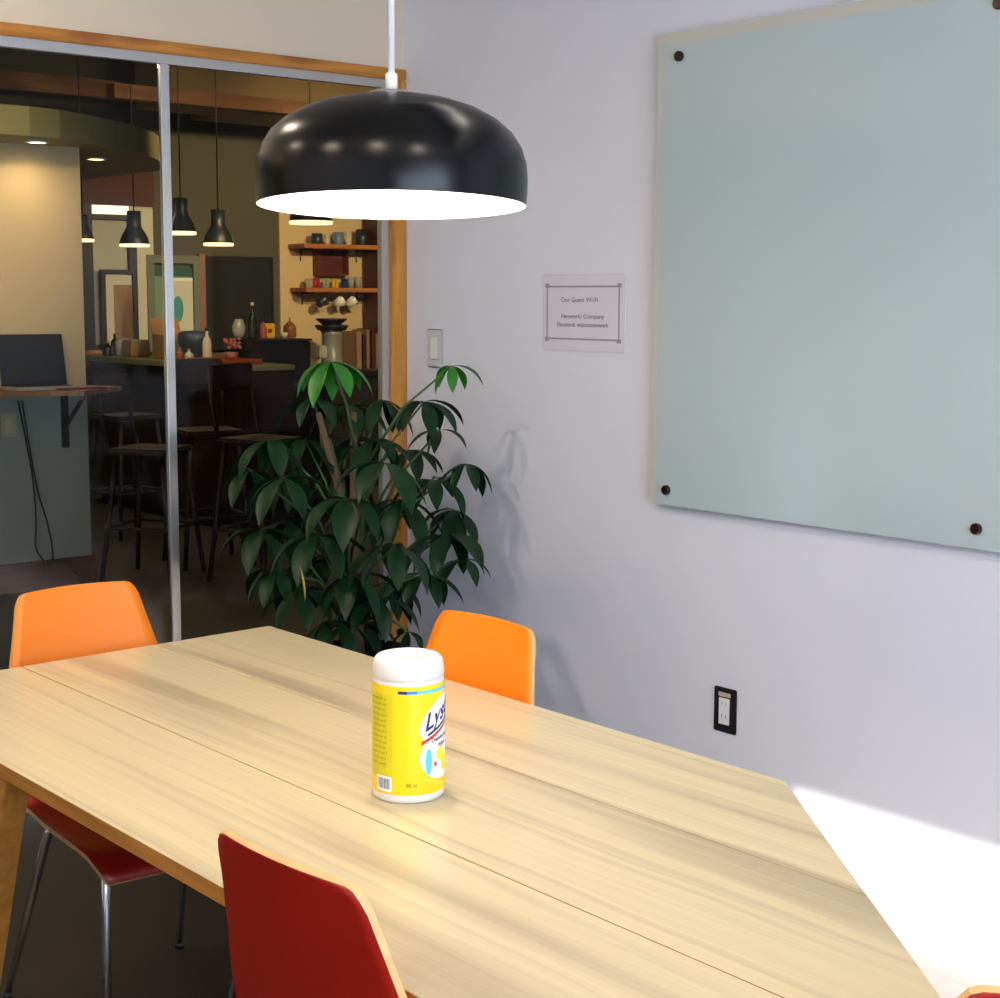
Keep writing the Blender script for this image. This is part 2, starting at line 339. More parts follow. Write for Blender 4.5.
for i in range(3):
    a, b_ = xs[i]-(g if i else 0), xs[i+1]+(g if i < 2 else 0)
    pts_ = [(a, farY(a)), (b_, farY(b_))]+([(b_, nearY(b_)), (a, nearY(a))] if i < 1 else ([(b_, -3.385), (-1.803, -3.385), (a, nearY(a))] if i == 1 else [(b_, -3.385), (a, -3.385)]))
    top.prism(pts_[::-1], TZ-.026, TZ, 0, 1)
top.prism([(-1.33, -1.29), (-2.2, -1.32), (-2.2, -3.36), (-1.82, -3.36), (-1.33, nearY(-1.33)+.03)][::-1], TZ-.030, TZ-.024, 1)
tp = top.build('tabletop', [M_table, M_edge], tb, off)
bv = tp.modifiers.new('bevel', 'BEVEL'); bv.width = .0012; bv.segments = 1; bv.limit_method = 'ANGLE'
ap = MB()
ap.box(-2.13, -2.105, -3.22, -1.5, .66, .709).box(-1.40, -1.375, -2.72, -1.5, .66, .709).box(-2.13, -1.375, -1.52, -1.5, .66, .709)
ap.build('apron', M_edge, tb, off)
def tleg(x0, x1, yt0, yt1, yb0_, yb1_, zt=.71):
    m_ = MB(); bm = m_.bm
    lo = [bm.verts.new(p) for p in ((x0, yb0_, 0), (x1, yb0_, 0), (x1, yb1_, 0), (x0, yb1_, 0))]
    hi = [bm.verts.new(p) for p in ((x0, yt0, zt), (x1, yt0, zt), (x1, yt1, zt), (x0, yt1, zt))]
    bm.faces.new(lo[::-1]); bm.faces.new(hi)
    for i in range(4): bm.faces.new((lo[i], lo[(i+1) % 4], hi[(i+1) % 4], hi[i]))
    o = m_.build('leg', M_edge, tb, off); b2 = o.modifiers.new('b', 'BEVEL'); b2.width = .004; b2.segments = 2
tleg(-2.212, -2.165, -1.875, -1.67, -1.60, -1.52)
tleg(-1.365, -1.318, -1.56, -1.36, -1.41, -1.335)
tleg(-1.365, -1.318, -2.70, -2.52, -2.68, -2.61)
tleg(-2.212, -2.165, -3.35, -3.19, -3.36, -3.285)

# ------------------------------------------------------------------ chairs
M_orange = mat('orange_laminate', 'ee7f0a', .42, var=.02)
M_red = mat('red_laminate', '901204', .36, var=.03)
M_ply = wood('plywood_edge', 'c79c62', 'dcb57c', 'X', 8, 3, .5)
BACK = [(0, .865), (.001, .862), (.004, .852), (.009, .83), (.020, .79), (.038, .72), (.055, .65), (.072, .58), (.09, .53)]
BACKW = [.116, .127, .136, .143, .152, .170, .189, .200, .203]
SEAT = [(.092, .526), (.112, .487), (.145, .462), (.20, .447), (.30, .440), (.40, .442), (.48, .444), (.53, .440), (.565, .424), (.58, .405)]
SEATW = [.203, .205, .207, .210, .218, .226, .233, .235, .232, .222]
def shell(prof, W, name, mats, parent, th=.0095, cup=.0, arch=0):
    bm = bmesh.new(); NU = 14; P = [Vector((0, y, z)) for y, z in prof]
    F_, B_ = [], []
    for i, p_ in enumerate(P):
        t = (P[min(i+1, len(P)-1)]-P[max(i-1, 0)]).normalized(); nrm = Vector((0, -t.z, t.y))   # towards sitter
        if nrm.y+nrm.z < 0: nrm = -nrm
        rowf, rowb = [], []
        for j in range(NU+1):
            u = -1+2*j/NU; c_ = cup*(u*u)
            ar = -arch*u*u if i < 3 else 0
            q = p_+nrm*c_+Vector((u*W[i], 0, ar))
            rowf.append(bm.verts.new(q+nrm*th*.5)); rowb.append(bm.verts.new(q-nrm*th*.5))
        F_.append(rowf); B_.append(rowb)
    n = len(P)
    for i in range(n-1):
        for j in range(NU):
            f = bm.faces.new((F_[i][j], F_[i][j+1], F_[i+1][j+1], F_[i+1][j])); f.material_index = 0; f.smooth = True
            f = bm.faces.new((B_[i][j], B_[i+1][j], B_[i+1][j+1], B_[i][j+1])); f.material_index = 1; f.smooth = True
        for j in (0, NU):
            f = bm.faces.new((F_[i][j], F_[i+1][j], B_[i+1][j], B_[i][j])); f.material_index = 2
    for i in (0, n-1):
        for j in range(NU):
            f = bm.faces.new((F_[i][j], F_[i][j+1], B_[i][j+1], B_[i][j])); f.material_index = 2
    mb = MB(); mb.bm.free(); mb.bm = bm
    return mb.build(name, mats, parent)
def make_chair(label):
    t = thing('dining_chair', label, 'chair', group=None)
    shell(BACK, BACKW, 'backrest', [M_orange, M_red, M_ply], t, cup=.014, arch=.007)
    shell(SEAT, SEATW, 'seat', [M_red, M_red, M_ply], t, cup=.010)
    fm = MB(); zf = .425
    fm.tube([(-.15, .20, zf), (-.15, .46, zf)], .008).tube([(.15, .20, zf), (.15, .46, zf)], .008).tube([(-.15, .22, zf), (.15, .22, zf)], .008).tube([(-.15, .44, zf), (.15, .44, zf)], .008)
    fm.build('seat_frame', M_chrome, t)
    for sx in (-1, 1):
        for (yt, yb_) in ((.21, .06), (.45, .53)):
            lg = MB().tube([(sx*.15, yt, zf), (sx*.163, yt+(yb_-yt)*.08, zf-.03), (sx*.205, yb_, .012)], [.010, .010, .008]).build('leg', M_chrome, t)
            MB().tube([(sx*.205, yb_, .014), (sx*.206, yb_, 0)], .011).build('foot_glide', M_black, lg)
    return t
ch1 = make_chair('orange-backed chair at the far left end of the table, left of the plant')
GC = 'orange and red shell chairs around the table'
ch1['group'] = GC
def put(o, cx, cy, face):  # (cx, cy) = floor point under the top of the back; face = heading of the sitter
    o.location = (cx, cy, 0); o.rotation_euler = (0, 0, face-PI/2)
put(ch1, -1.727, -1.105, R(-90))
ch2 = copy_tree(ch1); ch2['label'] = 'orange-backed chair between the table and the white wall, just right of the canister'
put(ch2, -1.236, -1.945, R(182.5))
ch3 = copy_tree(ch1); ch3['label'] = 'chair turned away at the near table edge, showing the red rear of its back'
put(ch3, -2.290, -2.822, R(3.5))
ch4 = copy_tree(ch1); ch4['label'] = 'chair at the angled table end, only its top corner showing in the bottom right corner'
put(ch4, -1.893, -3.612, R(47))

# ------------------------------------------------------------------ wipes canister
CP = on(408.6, 793.5, 2, TZ); CR = .0548
can = thing('wipes_canister', 'yellow and white plastic canister of cleaning wipes standing on the pale table', 'canister', (CP.x, CP.y, TZ+.0005))
cp = [(0, 0), (CR-.004, 0), (CR-.001, .003), (CR, .008), (CR, .180), (CR-.002, .184), (CR-.003, .188), (0, .188)]
M_canw = mat('white_canister_plastic', 'e0dedb', .3)
MB().lathe(cp, 56).build('bottle', M_canw, can)
lid = [(0, .184), (CR-.0035, .184), (CR-.0005, .186), (CR-.0005, .196), (CR-.0025, .210), (CR-.007, .216), (CR-.014, .218), (CR-.018, .215), (.012, .2145), (0, .2145)]
MB().lathe(lid, 56).build('lid', mat('white_lid', 'dcdad6', .4), can)
vd = Vector((CAM[0]-CP.x, CAM[1]-CP.y)); A0 = math.atan2(vd.y, vd.x)      # label is turned this far on the bottle
def cyl(ph, z, r_): a = A0+ph; return Vector((r_*math.cos(a), r_*math.sin(a), z*1.065+.001))
def patch(mb, p0, p1, z0, z1, dr, mi=0, slope=0, n=None):
    n = n or max(2, int(abs(p1-p0)/R(5))); rows = []
    for i in range(n+1):
        ph = p0+(p1-p0)*i/n; dz = slope*(ph-p0)*CR
        rows.append((mb.bm.verts.new(cyl(ph, z0+dz, CR+dr)), mb.bm.verts.new(cyl(ph, z1+dz, CR+dr))))
    for i in range(n):
        f = mb.bm.faces.new((rows[i][0], rows[i+1][0], rows[i+1][1], rows[i][1])); f.material_index = mi; f.smooth = True
def blob(mb, pc, zc, rp, rz, dr, mi=0, n=32, rot=0):
    prev = None; c = mb.bm.verts.new(cyl(pc, zc, CR+dr)); NR = 9
    for q in range(1, NR+1):
        cur = []
        for k_ in range(n):
            a = 2*PI*k_/n; x = math.cos(a)*rp*q/NR; y = math.sin(a)*rz*q/NR
            x, y = x*math.cos(rot)-y*math.sin(rot), x*math.sin(rot)+y*math.cos(rot)
            cur.append(mb.bm.verts.new(cyl(pc+x/CR, zc+y, CR+dr)))
        for k_ in range(n):
            k2 = (k_+1) % n
            f = mb.bm.faces.new((c, cur[k_], cur[k2]) if prev is None else (prev[k_], cur[k_], cur[k2], prev[k2])); f.material_index = mi; f.smooth = True
        prev = cur
M_yel = mat('yellow_label', 'f0cc10', .35, var=.03, vscale=20)
lb = MB(); patch(lb, -PI, PI, .012, .168, .0005, 0, n=72); lbo = lb.build('label', M_yel, can)
def cyl_text(s, size, ph, z, m, dr=.0012, slope=0, sx=1, shear=0):
    me = text_mesh(s, size, 'LEFT')
    for v in me.vertices:
        x, y = v.co.x*sx+v.co.y*shear, v.co.y
        v.co = cyl(ph+x/CR, z+y+slope*x, CR+dr)
    me.materials.clear(); me.materials.append(m); o = bpy.data.objects.new('lettering', me); col.objects.link(o); o.parent = lbo
M_navy = mat('navy_print', '1a2a6c', .35); M_redp = mat('red_print', 'c8391c', .35); M_cyan = mat('cyan_print', '5cc3ea', .35); M_pw = mat('white_print', 'f7f6f2', .35)
M_ylt = mat('pale_yellow_print', 'f6ec6a', .35); M_ygr = mat('green_yellow_print', 'cfc40a', .35); M_tx = mat('olive_print', '9a9412', .4)
b1 = MB(); patch(b1, R(-16), R(-2), .157, .1615, .0009, 0); patch(b1, R(-2), R(14), .157, .1615, .0009, 1); patch(b1, R(14), R(120), .157, .1615, .0009, 2)
b1.build('blue_band', [M_navy, mat('blue_print', '2f7fc8', .35), M_cyan], lbo)
b2 = MB(); patch(b2, R(-78), R(-26), .034, .155, .0007, 0); b2.build('side_panel', M_ygr, lbo)
for i in range(13):
    cyl_text(('directions for use '*2)[i % 7:][:17], .0052, R(-72), .147-.0078*i, M_tx, .0011)
b3 = MB(); patch(b3, R(-58), R(-27), .0155, .0375, .0010, 0); b3.build('barcode_panel', M_pw, lbo)
b4 = MB(); random.seed(4); ph = R(-54)
while ph < R(-31):
    wd = R(random.choice((.5, .9, 1.4))); patch(b4, ph, ph+wd, .019, .0345, .0014, 0, n=1); ph += wd+R(random.choice((.6, 1.0, 1.5)))
b4.build('barcode', mat('barcode_ink', '5a6078', .5), lbo)
b5 = MB(); blob(b5, R(62), .118, .046, .028, .0008, 0, rot=.55); blob(b5, R(62), .064, .042, .034, .0009, 0)
b5.build('logo_ground', M_pw, lbo)
cyl_text('Lysol', .034, R(25), .101, M_navy, .0014, slope=.42, sx=.95, shear=.25)
b6 = MB(); patch(b6, R(20), R(80), .083, .088, .0014, 0, slope=.42); b6.build('red_swoosh', M_redp, lbo)
b6 = MB(); patch(b6, R(31), R(95), .0945, .0985, .0014, 0, slope=.42); b6.build('blue_swoosh', M_navy, lbo)
cyl_text('Disinfecting', .0085, R(38), .0845, M_navy, .0014, slope=.15)
cyl_text('Wipes', .0085, R(52), .076, M_navy, .0014, slope=.15)
b7 = MB(); blob(b7, R(33), .058, .006, .019, .0012, 0); b7.build('blue_bubble', M_cyan, lbo)
b7 = MB(); blob(b7, R(60), .066, .011, .010, .0013, 0); blob(b7, R(74), .05, .012, .012, .0013, 0); b7.build('lemon', mat('lemon_print', 'f2e32a', .35), lbo)
b7 = MB(); blob(b7, R(46), .053, .003, .004, .0013, 0); b7.build('red_mark', M_redp, lbo)
b7 = MB(); patch(b7, R(24), R(70), .033, .0345, .0011, 0, slope=-.3); b7.build('pale_swoosh', M_ylt, lbo)
cyl_text('80 ct', .008, R(-4), .024, M_tx, .0012)

# ------------------------------------------------------------------ plant
random.seed(11)
PB = Vector((-.50, -.42, 0))
pot = thing('potted_plant', 'tall dark green plant with hand-shaped leaves in the corner by the glass', 'plant', PB)
M_pot = mat('charcoal_planter', '1c1d20', .5)
MB().lathe([(0, 0), (.13, 0), (.14, .01), (.175, .40), (.18, .42), (.168, .42), (.16, .39), (0, .385)], 36).build('planter', M_pot, pot)
MB().lathe([(0, .392), (.158, .390), (.158, .37), (0, .37)], 24).build('soil', mat('soil', '1e1712', .95, bump=1, bscale=60), pot)
M_leaf = mat('glossy_leaf', '0b2c14', .42, spec=.28, var=.2, vscale=9); M_leaf2 = mat('lit_leaf', '26701c', .4, var=.15, vscale=9)  # second, lighter green paints the light on the top clusters into their colour
M_leafy = mat('yellowed_leaf', 'c9b040', .5); M_bark = mat('bark', '5a4632', .85, bump=.8, bscale=50, var=.2)
# clusters: pixel-surveyed centre, distance behind the glass line (y), size, tilt, lit tone?
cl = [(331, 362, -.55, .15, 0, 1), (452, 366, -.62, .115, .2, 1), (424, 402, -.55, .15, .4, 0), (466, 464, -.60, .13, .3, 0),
      (384, 463, -.85, .20, .1, 0), (283, 478, -.50, .19, .0, 0), (318, 536, -.60, .20, .1, 0), (372, 440, -.45, .17, 0, 0),
      (345, 500, -.75, .19, .1, 0), (432, 480, -.55, .17, .2, 0), (445, 535, -.70, .18, .3, 0), (395, 545, -.80, .19, 0, 0),
      (355, 575, -.60, .18, 0, 0), (300, 590, -.45, .17, 0, 0), (425, 575, -.55, .15, .2, 0), (270, 440, -.35, .17, 0, 0),
      (305, 440, -.30, .18, 0, 0), (350, 405, -.35, .17, 0, 0), (260, 530, -.30, .16, 0, 0), (408, 632, -.60, .09, 0, 0),
      (455, 510, -.45, .15, .3, 0), (340, 470, -.35, .18, 0, 0), (400, 500, -.50, .18, 0, 0), (382, 400, -.40, .15, 0, 0),
      (275, 570, -.35, .15, 0, 0), (335, 620, -.5, .15, 0, 0), (378, 600, -.62, .15, 0, 0), (462, 560, -.55, .12, .3, 0), (312, 400, -.3, .14, 0, 0), (290, 520, -.25, .18, 0, 0), (330, 560, -.25, .18, 0, 0), (365, 500, -.22, .18, 0, 0), (300, 470, -.2, .17, 0, 0), (390, 585, -.3, .17, 0, 0), (345, 440, -.2, .17, 0, 0), (250, 470, -.25, .15, 0, 0), (410, 450, -.3, .15, 0, 0), (440, 430, -.35, .12, 0, 0), (355, 625, -.3, .16, 0, 0)]
def leaflet(bm, base, dirv, L_, droop, wd, mi=0):
    d = dirv.normalized(); side = d.cross(Vector((0, 0, 1)))
    side = side.normalized() if side.length > .1 else Vector((1, 0, 0))
    N = 8; p_ = base.copy(); rows = []; seg = L_/N
    prof_ = [.06, .32, .62, .86, 1, .97, .78, .42, .0]
    for i in range(N+1):
        upv = side.cross(d).normalized(); w_ = wd*prof_[i]
        wav = .04*L_*math.sin(i*1.3)
        rows.append((bm.verts.new(p_-side*w_+upv*(w_*.35)), bm.verts.new(p_), bm.verts.new(p_+side*w_+upv*(w_*.35))))
        d = (d+Vector((0, 0, -droop/N))).normalized(); p_ = p_+d*seg
    for i in range(N):
        for j in (0, 1):
            f = bm.faces.new((rows[i][j], rows[i][j+1], rows[i+1][j+1], rows[i+1][j])); f.smooth = True; f.material_index = mi
fol = MB(); stm = MB()
nodes = []
trunk_top = Vector((PB.x+.0, PB.y, .85))
for q in [(0, 0), (.04, .03), (-.04, .02)]:
    stm.tube([(PB.x+q[0]*.8, PB.y+q[1], .38), (PB.x-q[0]*.3, PB.y-q[1]*.4, .62), (PB.x+q[0]*.9, PB.y+q[1], .9), (PB.x+q[0]*2.5, PB.y+q[1]*2, 1.15)], [.022, .018, .015, .009], 10)
for (px, py, yy, L_, tl, lit_tone) in cl:
    c_ = on(px, py, 1, yy)
    if c_.x > -.10: c_ = on(px, py, 0, -.12)
    c_ = c_+Vector((0, 0, .0)); n = random.choice((6, 7)); a0 = random.uniform(0, 2*PI)
    if L_ < .13: n = 5
    s0 = Vector((PB.x+random.uniform(-.03, .03), PB.y, max(.5, c_.z-.35)))
    mid = s0.lerp(c_, .5)+Vector((0, 0, .05))
    stm.tube([s0, mid, c_], [.006, .0045, .003], 6, mi=1)
    for k_ in range(n):
        a = a0+2*PI*k_/n+random.uniform(-.15, .15); el = random.uniform(-.25, .35)
        dv = Vector((math.cos(a), math.sin(a), el))
        ll = L_*random.uniform(.85, 1.12)
        e_ = c_+dv.normalized()*ll
        if e_.x > -.02: dv.x = -abs(dv.x)*.3+(-.05-c_.x)*.0
        if e_.y > -.06: dv.y = -abs(dv.y)*.3
        leaflet(fol.bm, c_, dv, ll, random.uniform(1.3, 2.3), ll*.155, 1 if lit_tone else 0)
leaflet(fol.bm, on(300, 566, 1, -.7), Vector((.1, -.1, -1)), .10, .2, .012, 2)
inv = -PB
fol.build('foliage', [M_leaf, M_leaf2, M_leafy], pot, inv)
stm.build('stem', [M_bark, mat('green_stalk', '3c5a2c', .6)], pot, inv)

# ================================================================== cafe behind the glass
BY = 6.5
M_conc = mat('cafe_concrete_floor', '4c4a45', .35, var=.12, vscale=2)
struct(MB().box(-6.2, 5.2, 0.0, BY+.1, -.08, -.0).build('floor_cafe', M_conc))
M_dk = mat('dark_brown_ceiling', '3f2f20', .8, var=.2, vscale=2)
struct(MB().box(-6.2, 5.2, .12, BY+.1, 3.3, 3.4).build('ceiling_cafe', M_dk))
M_olive = mat('olive_wall_paint', '545039', .8, var=.03)
M_beige = mat('beige_wall_paint', 'd8bf8a', .8, var=.02)
def bw(px, py, Y=BY): return on(px, py, 1, Y)
xr = bw(279, 300).x
struct(MB().box(-.1, xr, BY, BY+.1, 0, 3.3).build('wall_cafe_back', M_olive))
struct(MB().box(xr, 5.2, BY-.02, BY+.1, 0, 3.3).build('wall_cafe_right', M_beige))
struct(MB().box(5.1, 5.2, .12, BY, 0, 3.3).build('wall_cafe_side', M_olive))
struct(MB().box(.12, 5.2, .0, .12, 0, 3.3).build('wall_cafe_near', M_olive))
struct(MB().box(-6.2, .12, .0, .12, 2.8, 3.3).build('wall_cafe_above', M_dk))
# warm wall stub with the laptop ledge
LX, LY = .41, 3.28
M_warm = mat('warm_white_wall_paint', 'd6c096', .75, var=.02)
struct(MB().box(-6.2, LX, LY, BY, 0, 2.235).build('wall_cafe_left', M_warm))
struct(MB().box(-6.2, LX+.001, LY-.004, LY, .14, 1.011).build('trim_5', mat('grey_green_lower_wall', '939b90', .7, var=.02)))  # grey-green band on the lower wall, from baseboard up to ledge
struct(MB().box(-6.2, LX+.02, LY-.022, LY, 0, .15, bev=.004).build('baseboard_cafe', wood('brown_baseboard', '4a2a18', '6b3e22', 'X', 3, 10, .5)))
cw = MB(); cw.box(-6.3, -6.2, 0, BY, 0, 3.3); struct(cw.build('wall_cafe_end', M_warm))
# soffit with a curved front
sp = [(-6.2, 2.2), (-1.2, 2.42)]+[(q.x, q.y) for q in (on(a, b, 2, 2.235) for a, b in ((0, 134), (30, 136), (60, 139), (90, 143.5), (115, 148), (138, 153), (155, 158.5), (163, 164), (163, 170)))]
sp += [(sp[-1][0]+.02, BY), (-6.2, BY)]
struct(MB().prism(sp, 2.235, 2.372).build('trim_3', mat('olive_soffit_paint', '938a58', .7, var=.03)))
def cafe_down(x, y, label):
    t = thing('recessed_downlight', label, 'ceiling light', (x, y, 2.235), group='downlights in the curved soffit')
    MB().lathe([(.045, 0), (.058, -.003), (.058, -.008), (.045, -.010), (.045, -.002), (0, -.002)], 20).build('ring', M_white, t)
    MB().lathe([(0, -.006), (.044, -.006), (.044, -.003), (0, -.003)], 20).build('lens', mat('warm_lit_lens', 'ffe2a8', .4, emit=14), t)
    l = bpy.data.lights.new('downlight_light', 'SPOT'); l.energy = 5; l.color = (1, .74, .42); l.spot_size = R(160); l.spot_blend = 1; l.shadow_soft_size = .04
    o = bpy.data.objects.new('downlight_light', l); col.objects.link(o); o.location = (x, y, 2.21)
p1 = on(37, 141, 2, 2.235); p2 = on(96, 158, 2, 2.235)
cafe_down(p1.x, min(p1.y, 3.1), 'round downlight set in the curved soffit above the laptop')
cafe_down(p2.x, p2.y, 'round downlight at the curved tip of the soffit, right of the wall corner')
for x in (-1.3, -2.6): cafe_down(x, 2.85, 'round downlight further left in the soffit, beyond the frame')

# added globe and spots, unseen fill for the cafe ceiling and walls
gl = thing('fill_globe', 'added unseen opal globe filling the cafe with light, above the picture', 'lamp', (-1.5, 1.2, 2.72))
MB().lathe([(0, -.15)]+[(.15*math.sin(PI*i/12), -.15*math.cos(PI*i/12)) for i in range(1, 12)]+[(0, .15)], 24).build('globe', mat('lit_opal', 'ffe0b0', .4, emit=6), gl)
MB().tube([(0, 0, .15), (0, 0, .58)], .004, 8).build('cord', M_black, gl)
l = bpy.data.lights.new('globe_fill_light', 'POINT'); l.energy = 9; l.color = (1, .74, .42); l.shadow_soft_size = .16
o = bpy.data.objects.new('globe_fill_light', l); col.objects.link(o); o.location = (-1.5, 1.2, 2.50)
for tx, ty, ax_, ay_, az_, pw, cone in ((3.2, 2.6, 4.0, BY, 1.35, 330, 80), (1.9, 2.4, 2.7, BY, 1.2, 60, 80), (1.2, 2.3, 2.2, BY, 1.4, 120, 60), (-1.3, .9, -.3, 3.28, 1.9, 150, 38)):
    t = thing('fill_spot', 'small dark cylinder spot added unseen under the cafe ceiling, above the picture', 'spotlight', (tx, ty, 2.78), group='added spots filling the cafe walls with light')
    dv = (Vector((ax_, ay_, az_))-Vector((tx, ty, 2.78))).normalized()
    MB().tube([-dv*.08, dv*.08], .035, 16).build('housing', M_blackm, t); MB().tube([(0, 0, .02), (0, 0, .52)], .008, 8).build('stem', M_blackm, t)
    MB().tube([dv*.0805, dv*.083], .03, 16).build('lens', mat('lit_spot_lens', 'ffe2b0', .4, emit=10), t)
    l = bpy.data.lights.new('fill_spot_light', 'SPOT'); l.energy = pw; l.color = (1, .95, .85) if cone < 10 else (1, .74, .44); l.spot_size = R(cone); l.spot_blend = .9; l.shadow_soft_size = .05
    o = bpy.data.objects.new('fill_spot_light', l); col.objects.link(o); o.location = Vector((tx, ty, 2.78))+dv*.1; o.rotation_euler = dv.to_track_quat('-Z', 'Y').to_euler()

# ceiling beams and duct
M_beam = wood('old_beam', '6a4420', '8f6230', 'X', 2, 8, .7)
for (y, z, h, lab) in ((3.6, 2.95, .10, 'brown timber ceiling beam nearest the glass'), (5.0, 2.72, .09, 'brown timber ceiling beam in mid cafe, level with the blackboard'), (6.1, 2.86, .12, 'brown timber ceiling beam farthest back')):
    tag(MB().box(1.45 if z < 2.8 else -1, 5.05, y-.06, y+.06, z, z+h, bev=.004).build('ceiling_beam', M_beam), lab, 'beam', 'beams under the cafe ceiling')
for i, x in enumerate((-.6, .5, 1.6, 2.7, 3.8)):
    tag(MB().box(x-.03, x+.03, .2, BY-.05, 3.18, 3.3, bev=.003).build('ceiling_joist', mat('dark_joist', '43321f', .8)), 'dark joist running across the cafe ceiling', 'joist', 'joists across the cafe ceiling')
M_duct = mat('ochre_duct', '7a6438', .6, metal=.1)
a_ = on(170, 103, 1, 5.25); b_ = on(254, 72, 1, 5.25)
tag(MB().box(a_.x, b_.x, 5.25, 5.75, a_.z, b_.z+.08, bev=.01).build('ventilation_duct', M_duct), 'boxy ochre ventilation duct under the cafe ceiling, ending above the blackboard', 'duct')
dct = col.objects[-1] if False else bpy.data.objects['ventilation_duct']
for xx in (a_.x+.05, b_.x-.05): MB().tube([(xx, 5.5, b_.z+.07), (xx, 5.5, 3.3)], .008, 8).build('hanger_rod', M_blackm, dct)
a_ = on(262, 108, 1, 5.2); b_ = on(400, 88, 1, 5.2)
tag(MB().box(a_.x, 5.0, 5.5, 6.2, a_.z, b_.z+.06, bev=.01).build('ventilation_duct', M_duct), 'second ochre duct section under the cafe ceiling, right above the shelves', 'duct')
tag(MB().tube([(-.8, 1.3, 2.62), (3.0, 1.6, 2.62)], .018, 10).build('sprinkler_pipe', mat('rust_pipe', '3a2a1c', .6)), 'thin dark pipe crossing under the cafe ceiling behind the glass', 'pipe')

# back wall furniture (doorway, picture, window, blackboard)
def bwbox(name, x0, y0, x1, y1, m, parent=None, d0=.0, d1=.03, Y=BY, bev=0):
    a = bw(x0, y1, Y); b = bw(x1, y0, Y)
    return MB().box(a.x, b.x, Y-d1, Y-d0, a.z, b.z, bev=bev).build(name, m, parent)
def frame4(name, x0, y0, x1, y1, t, m, parent, d0=.0, d1=.05, bottom=True):
    a = bw(x0, y1); b = bw(x1, y0); mb = MB()
    mb.box(a.x, a.x+t, BY-d1, BY-d0, a.z, b.z).box(b.x-t, b.x, BY-d1, BY-d0, a.z, b.z).box(a.x+t, b.x-t, BY-d1, BY-d0, b.z-t, b.z)
    if bottom: mb.box(a.x+t, b.x-t, BY-d1, BY-d0, a.z, a.z+t)
    return mb.build(name, m, parent)
M_lightw = mat('pale_grey_wall', 'b9b8a4', .7); M_bf = mat('black_frame', '0e0e10', .4)
struct(bwbox('trim_4', 60, 148, 151, 203, mat('brown_bulkhead', '55331b', .8), None, 0, .03))
dr = struct(thing('door_1', '', '')); del dr['label']; del dr['category']
bwbox('lit_room_wall', 81, 205, 151, 345, M_lightw, dr, 0, .012)
bwbox('transom_light', 84, 206.5, 127, 214, mat('lit_transom', 'fff6dc', .4, emit=1.1), dr, .012, .02)
o = bwbox('door_frame', 82, 203, 88, 352, M_bf, dr, .012, .06)
bwbox('door_head', 88, 215.5, 132, 219, M_bf, dr, .012, .05)
bwbox('door_stile', 129, 218, 133, 345, M_bf, dr, .012, .05)
bwbox('door_panel', 132.5, 209, 150, 345, mat('cream_panel', 'cfcaae', .6), dr, .012, .04)
pc = thing('framed_picture', 'black framed picture with a wide white mount, leaning at the far wall', 'picture', bw(114, 345))
q = pc.location; iq = (-q.x, -q.y, -q.z)
for o_ in (frame4('frame', 98, 270, 131, 350, .032, M_bf, None, .05, .09, False), bwbox('mount', 102, 275, 129, 350, mat('white_mount', 'cfccb8', .7), None, .05, .07), bwbox('print', 111, 285, 129, 350, wood('brown_print', '6b4a1e', 'b59a6a', 'Z', 2, 3, .6), None, .07, .076)):
    o_.parent = pc; o_.location = iq
wd2 = struct(thing('door_2', '', '')); del wd2['label']; del wd2['category']
frame4('door_frame', 146, 256, 197, 352, .06, mat('green_grey_frame', '6b7358', .6), wd2, 0, .05, False)
bwbox('door_leaf', 150, 268, 195, 352, mat('green_tint_glazing', '7f9a7a', .25), wd2, 0, .02)
bwbox('blind_strip', 150, 268, 195, 276, mat('green_blind', '1f5a3c', .6), wd2, .02, .03)
ps = thing('poster', 'pale poster with a teal round drawing on the green-glazed door', 'poster', bw(183, 330)); q = ps.location
for nm, bx_, m_, d in (('sheet', (170, 278, 194, 335), mat('poster_paper', 'cfd3b8', .6), .032), ('teal_drawing', (171, 296, 180, 322), mat('teal_ink', '3f9a96', .6), .034), ('top_strip', (171, 278, 194, 281), mat('bright_strip', 'f0eed8', .5), .034)):
    o_ = bwbox(nm, *bx_, m_, None, .03 if nm == 'sheet' else .032, d)
    if nm == 'teal_drawing':
        a0_ = bw(171, 322); a1_ = bw(181, 296); bpy.data.objects.remove(o_)
        o_ = MB().prism([((a0_.x+a1_.x)/2+(a1_.x-a0_.x)/2*math.cos(k_*PI/12), (a0_.z+a1_.z)/2+(a1_.z-a0_.z)/2*math.sin(k_*PI/12)) for k_ in range(24)], 0, .002).build(nm, m_)
        for v_ in o_.data.vertices: v_.co = Vector((v_.co.x, BY-.033-v_.co.z, v_.co.y))
    o_.parent = ps; o_.location = (-q.x, -q.y, -q.z)
tag(bwbox('copper_trim_strip', 198.5, 254, 202.5, 352, mat('copper_strip', 'a8714a', .4, metal=.5), None, 0, .04), 'narrow copper vertical strip left of the blackboard', 'trim strip')
bb = thing('blackboard', 'plain blackboard on the olive wall behind the bar', 'blackboard', bw(238, 350)); q = bb.location
for o_ in (bwbox('board_face', 204, 258, 270, 350, mat('blackboard_slate', '0c1210', .8), None, .005, .03), frame4('frame', 203.3, 257.3, 270.7, 351, .02, M_bf, None, 0, .035)):
    o_.parent = bb; o_.location = (-q.x, -q.y, -q.z)

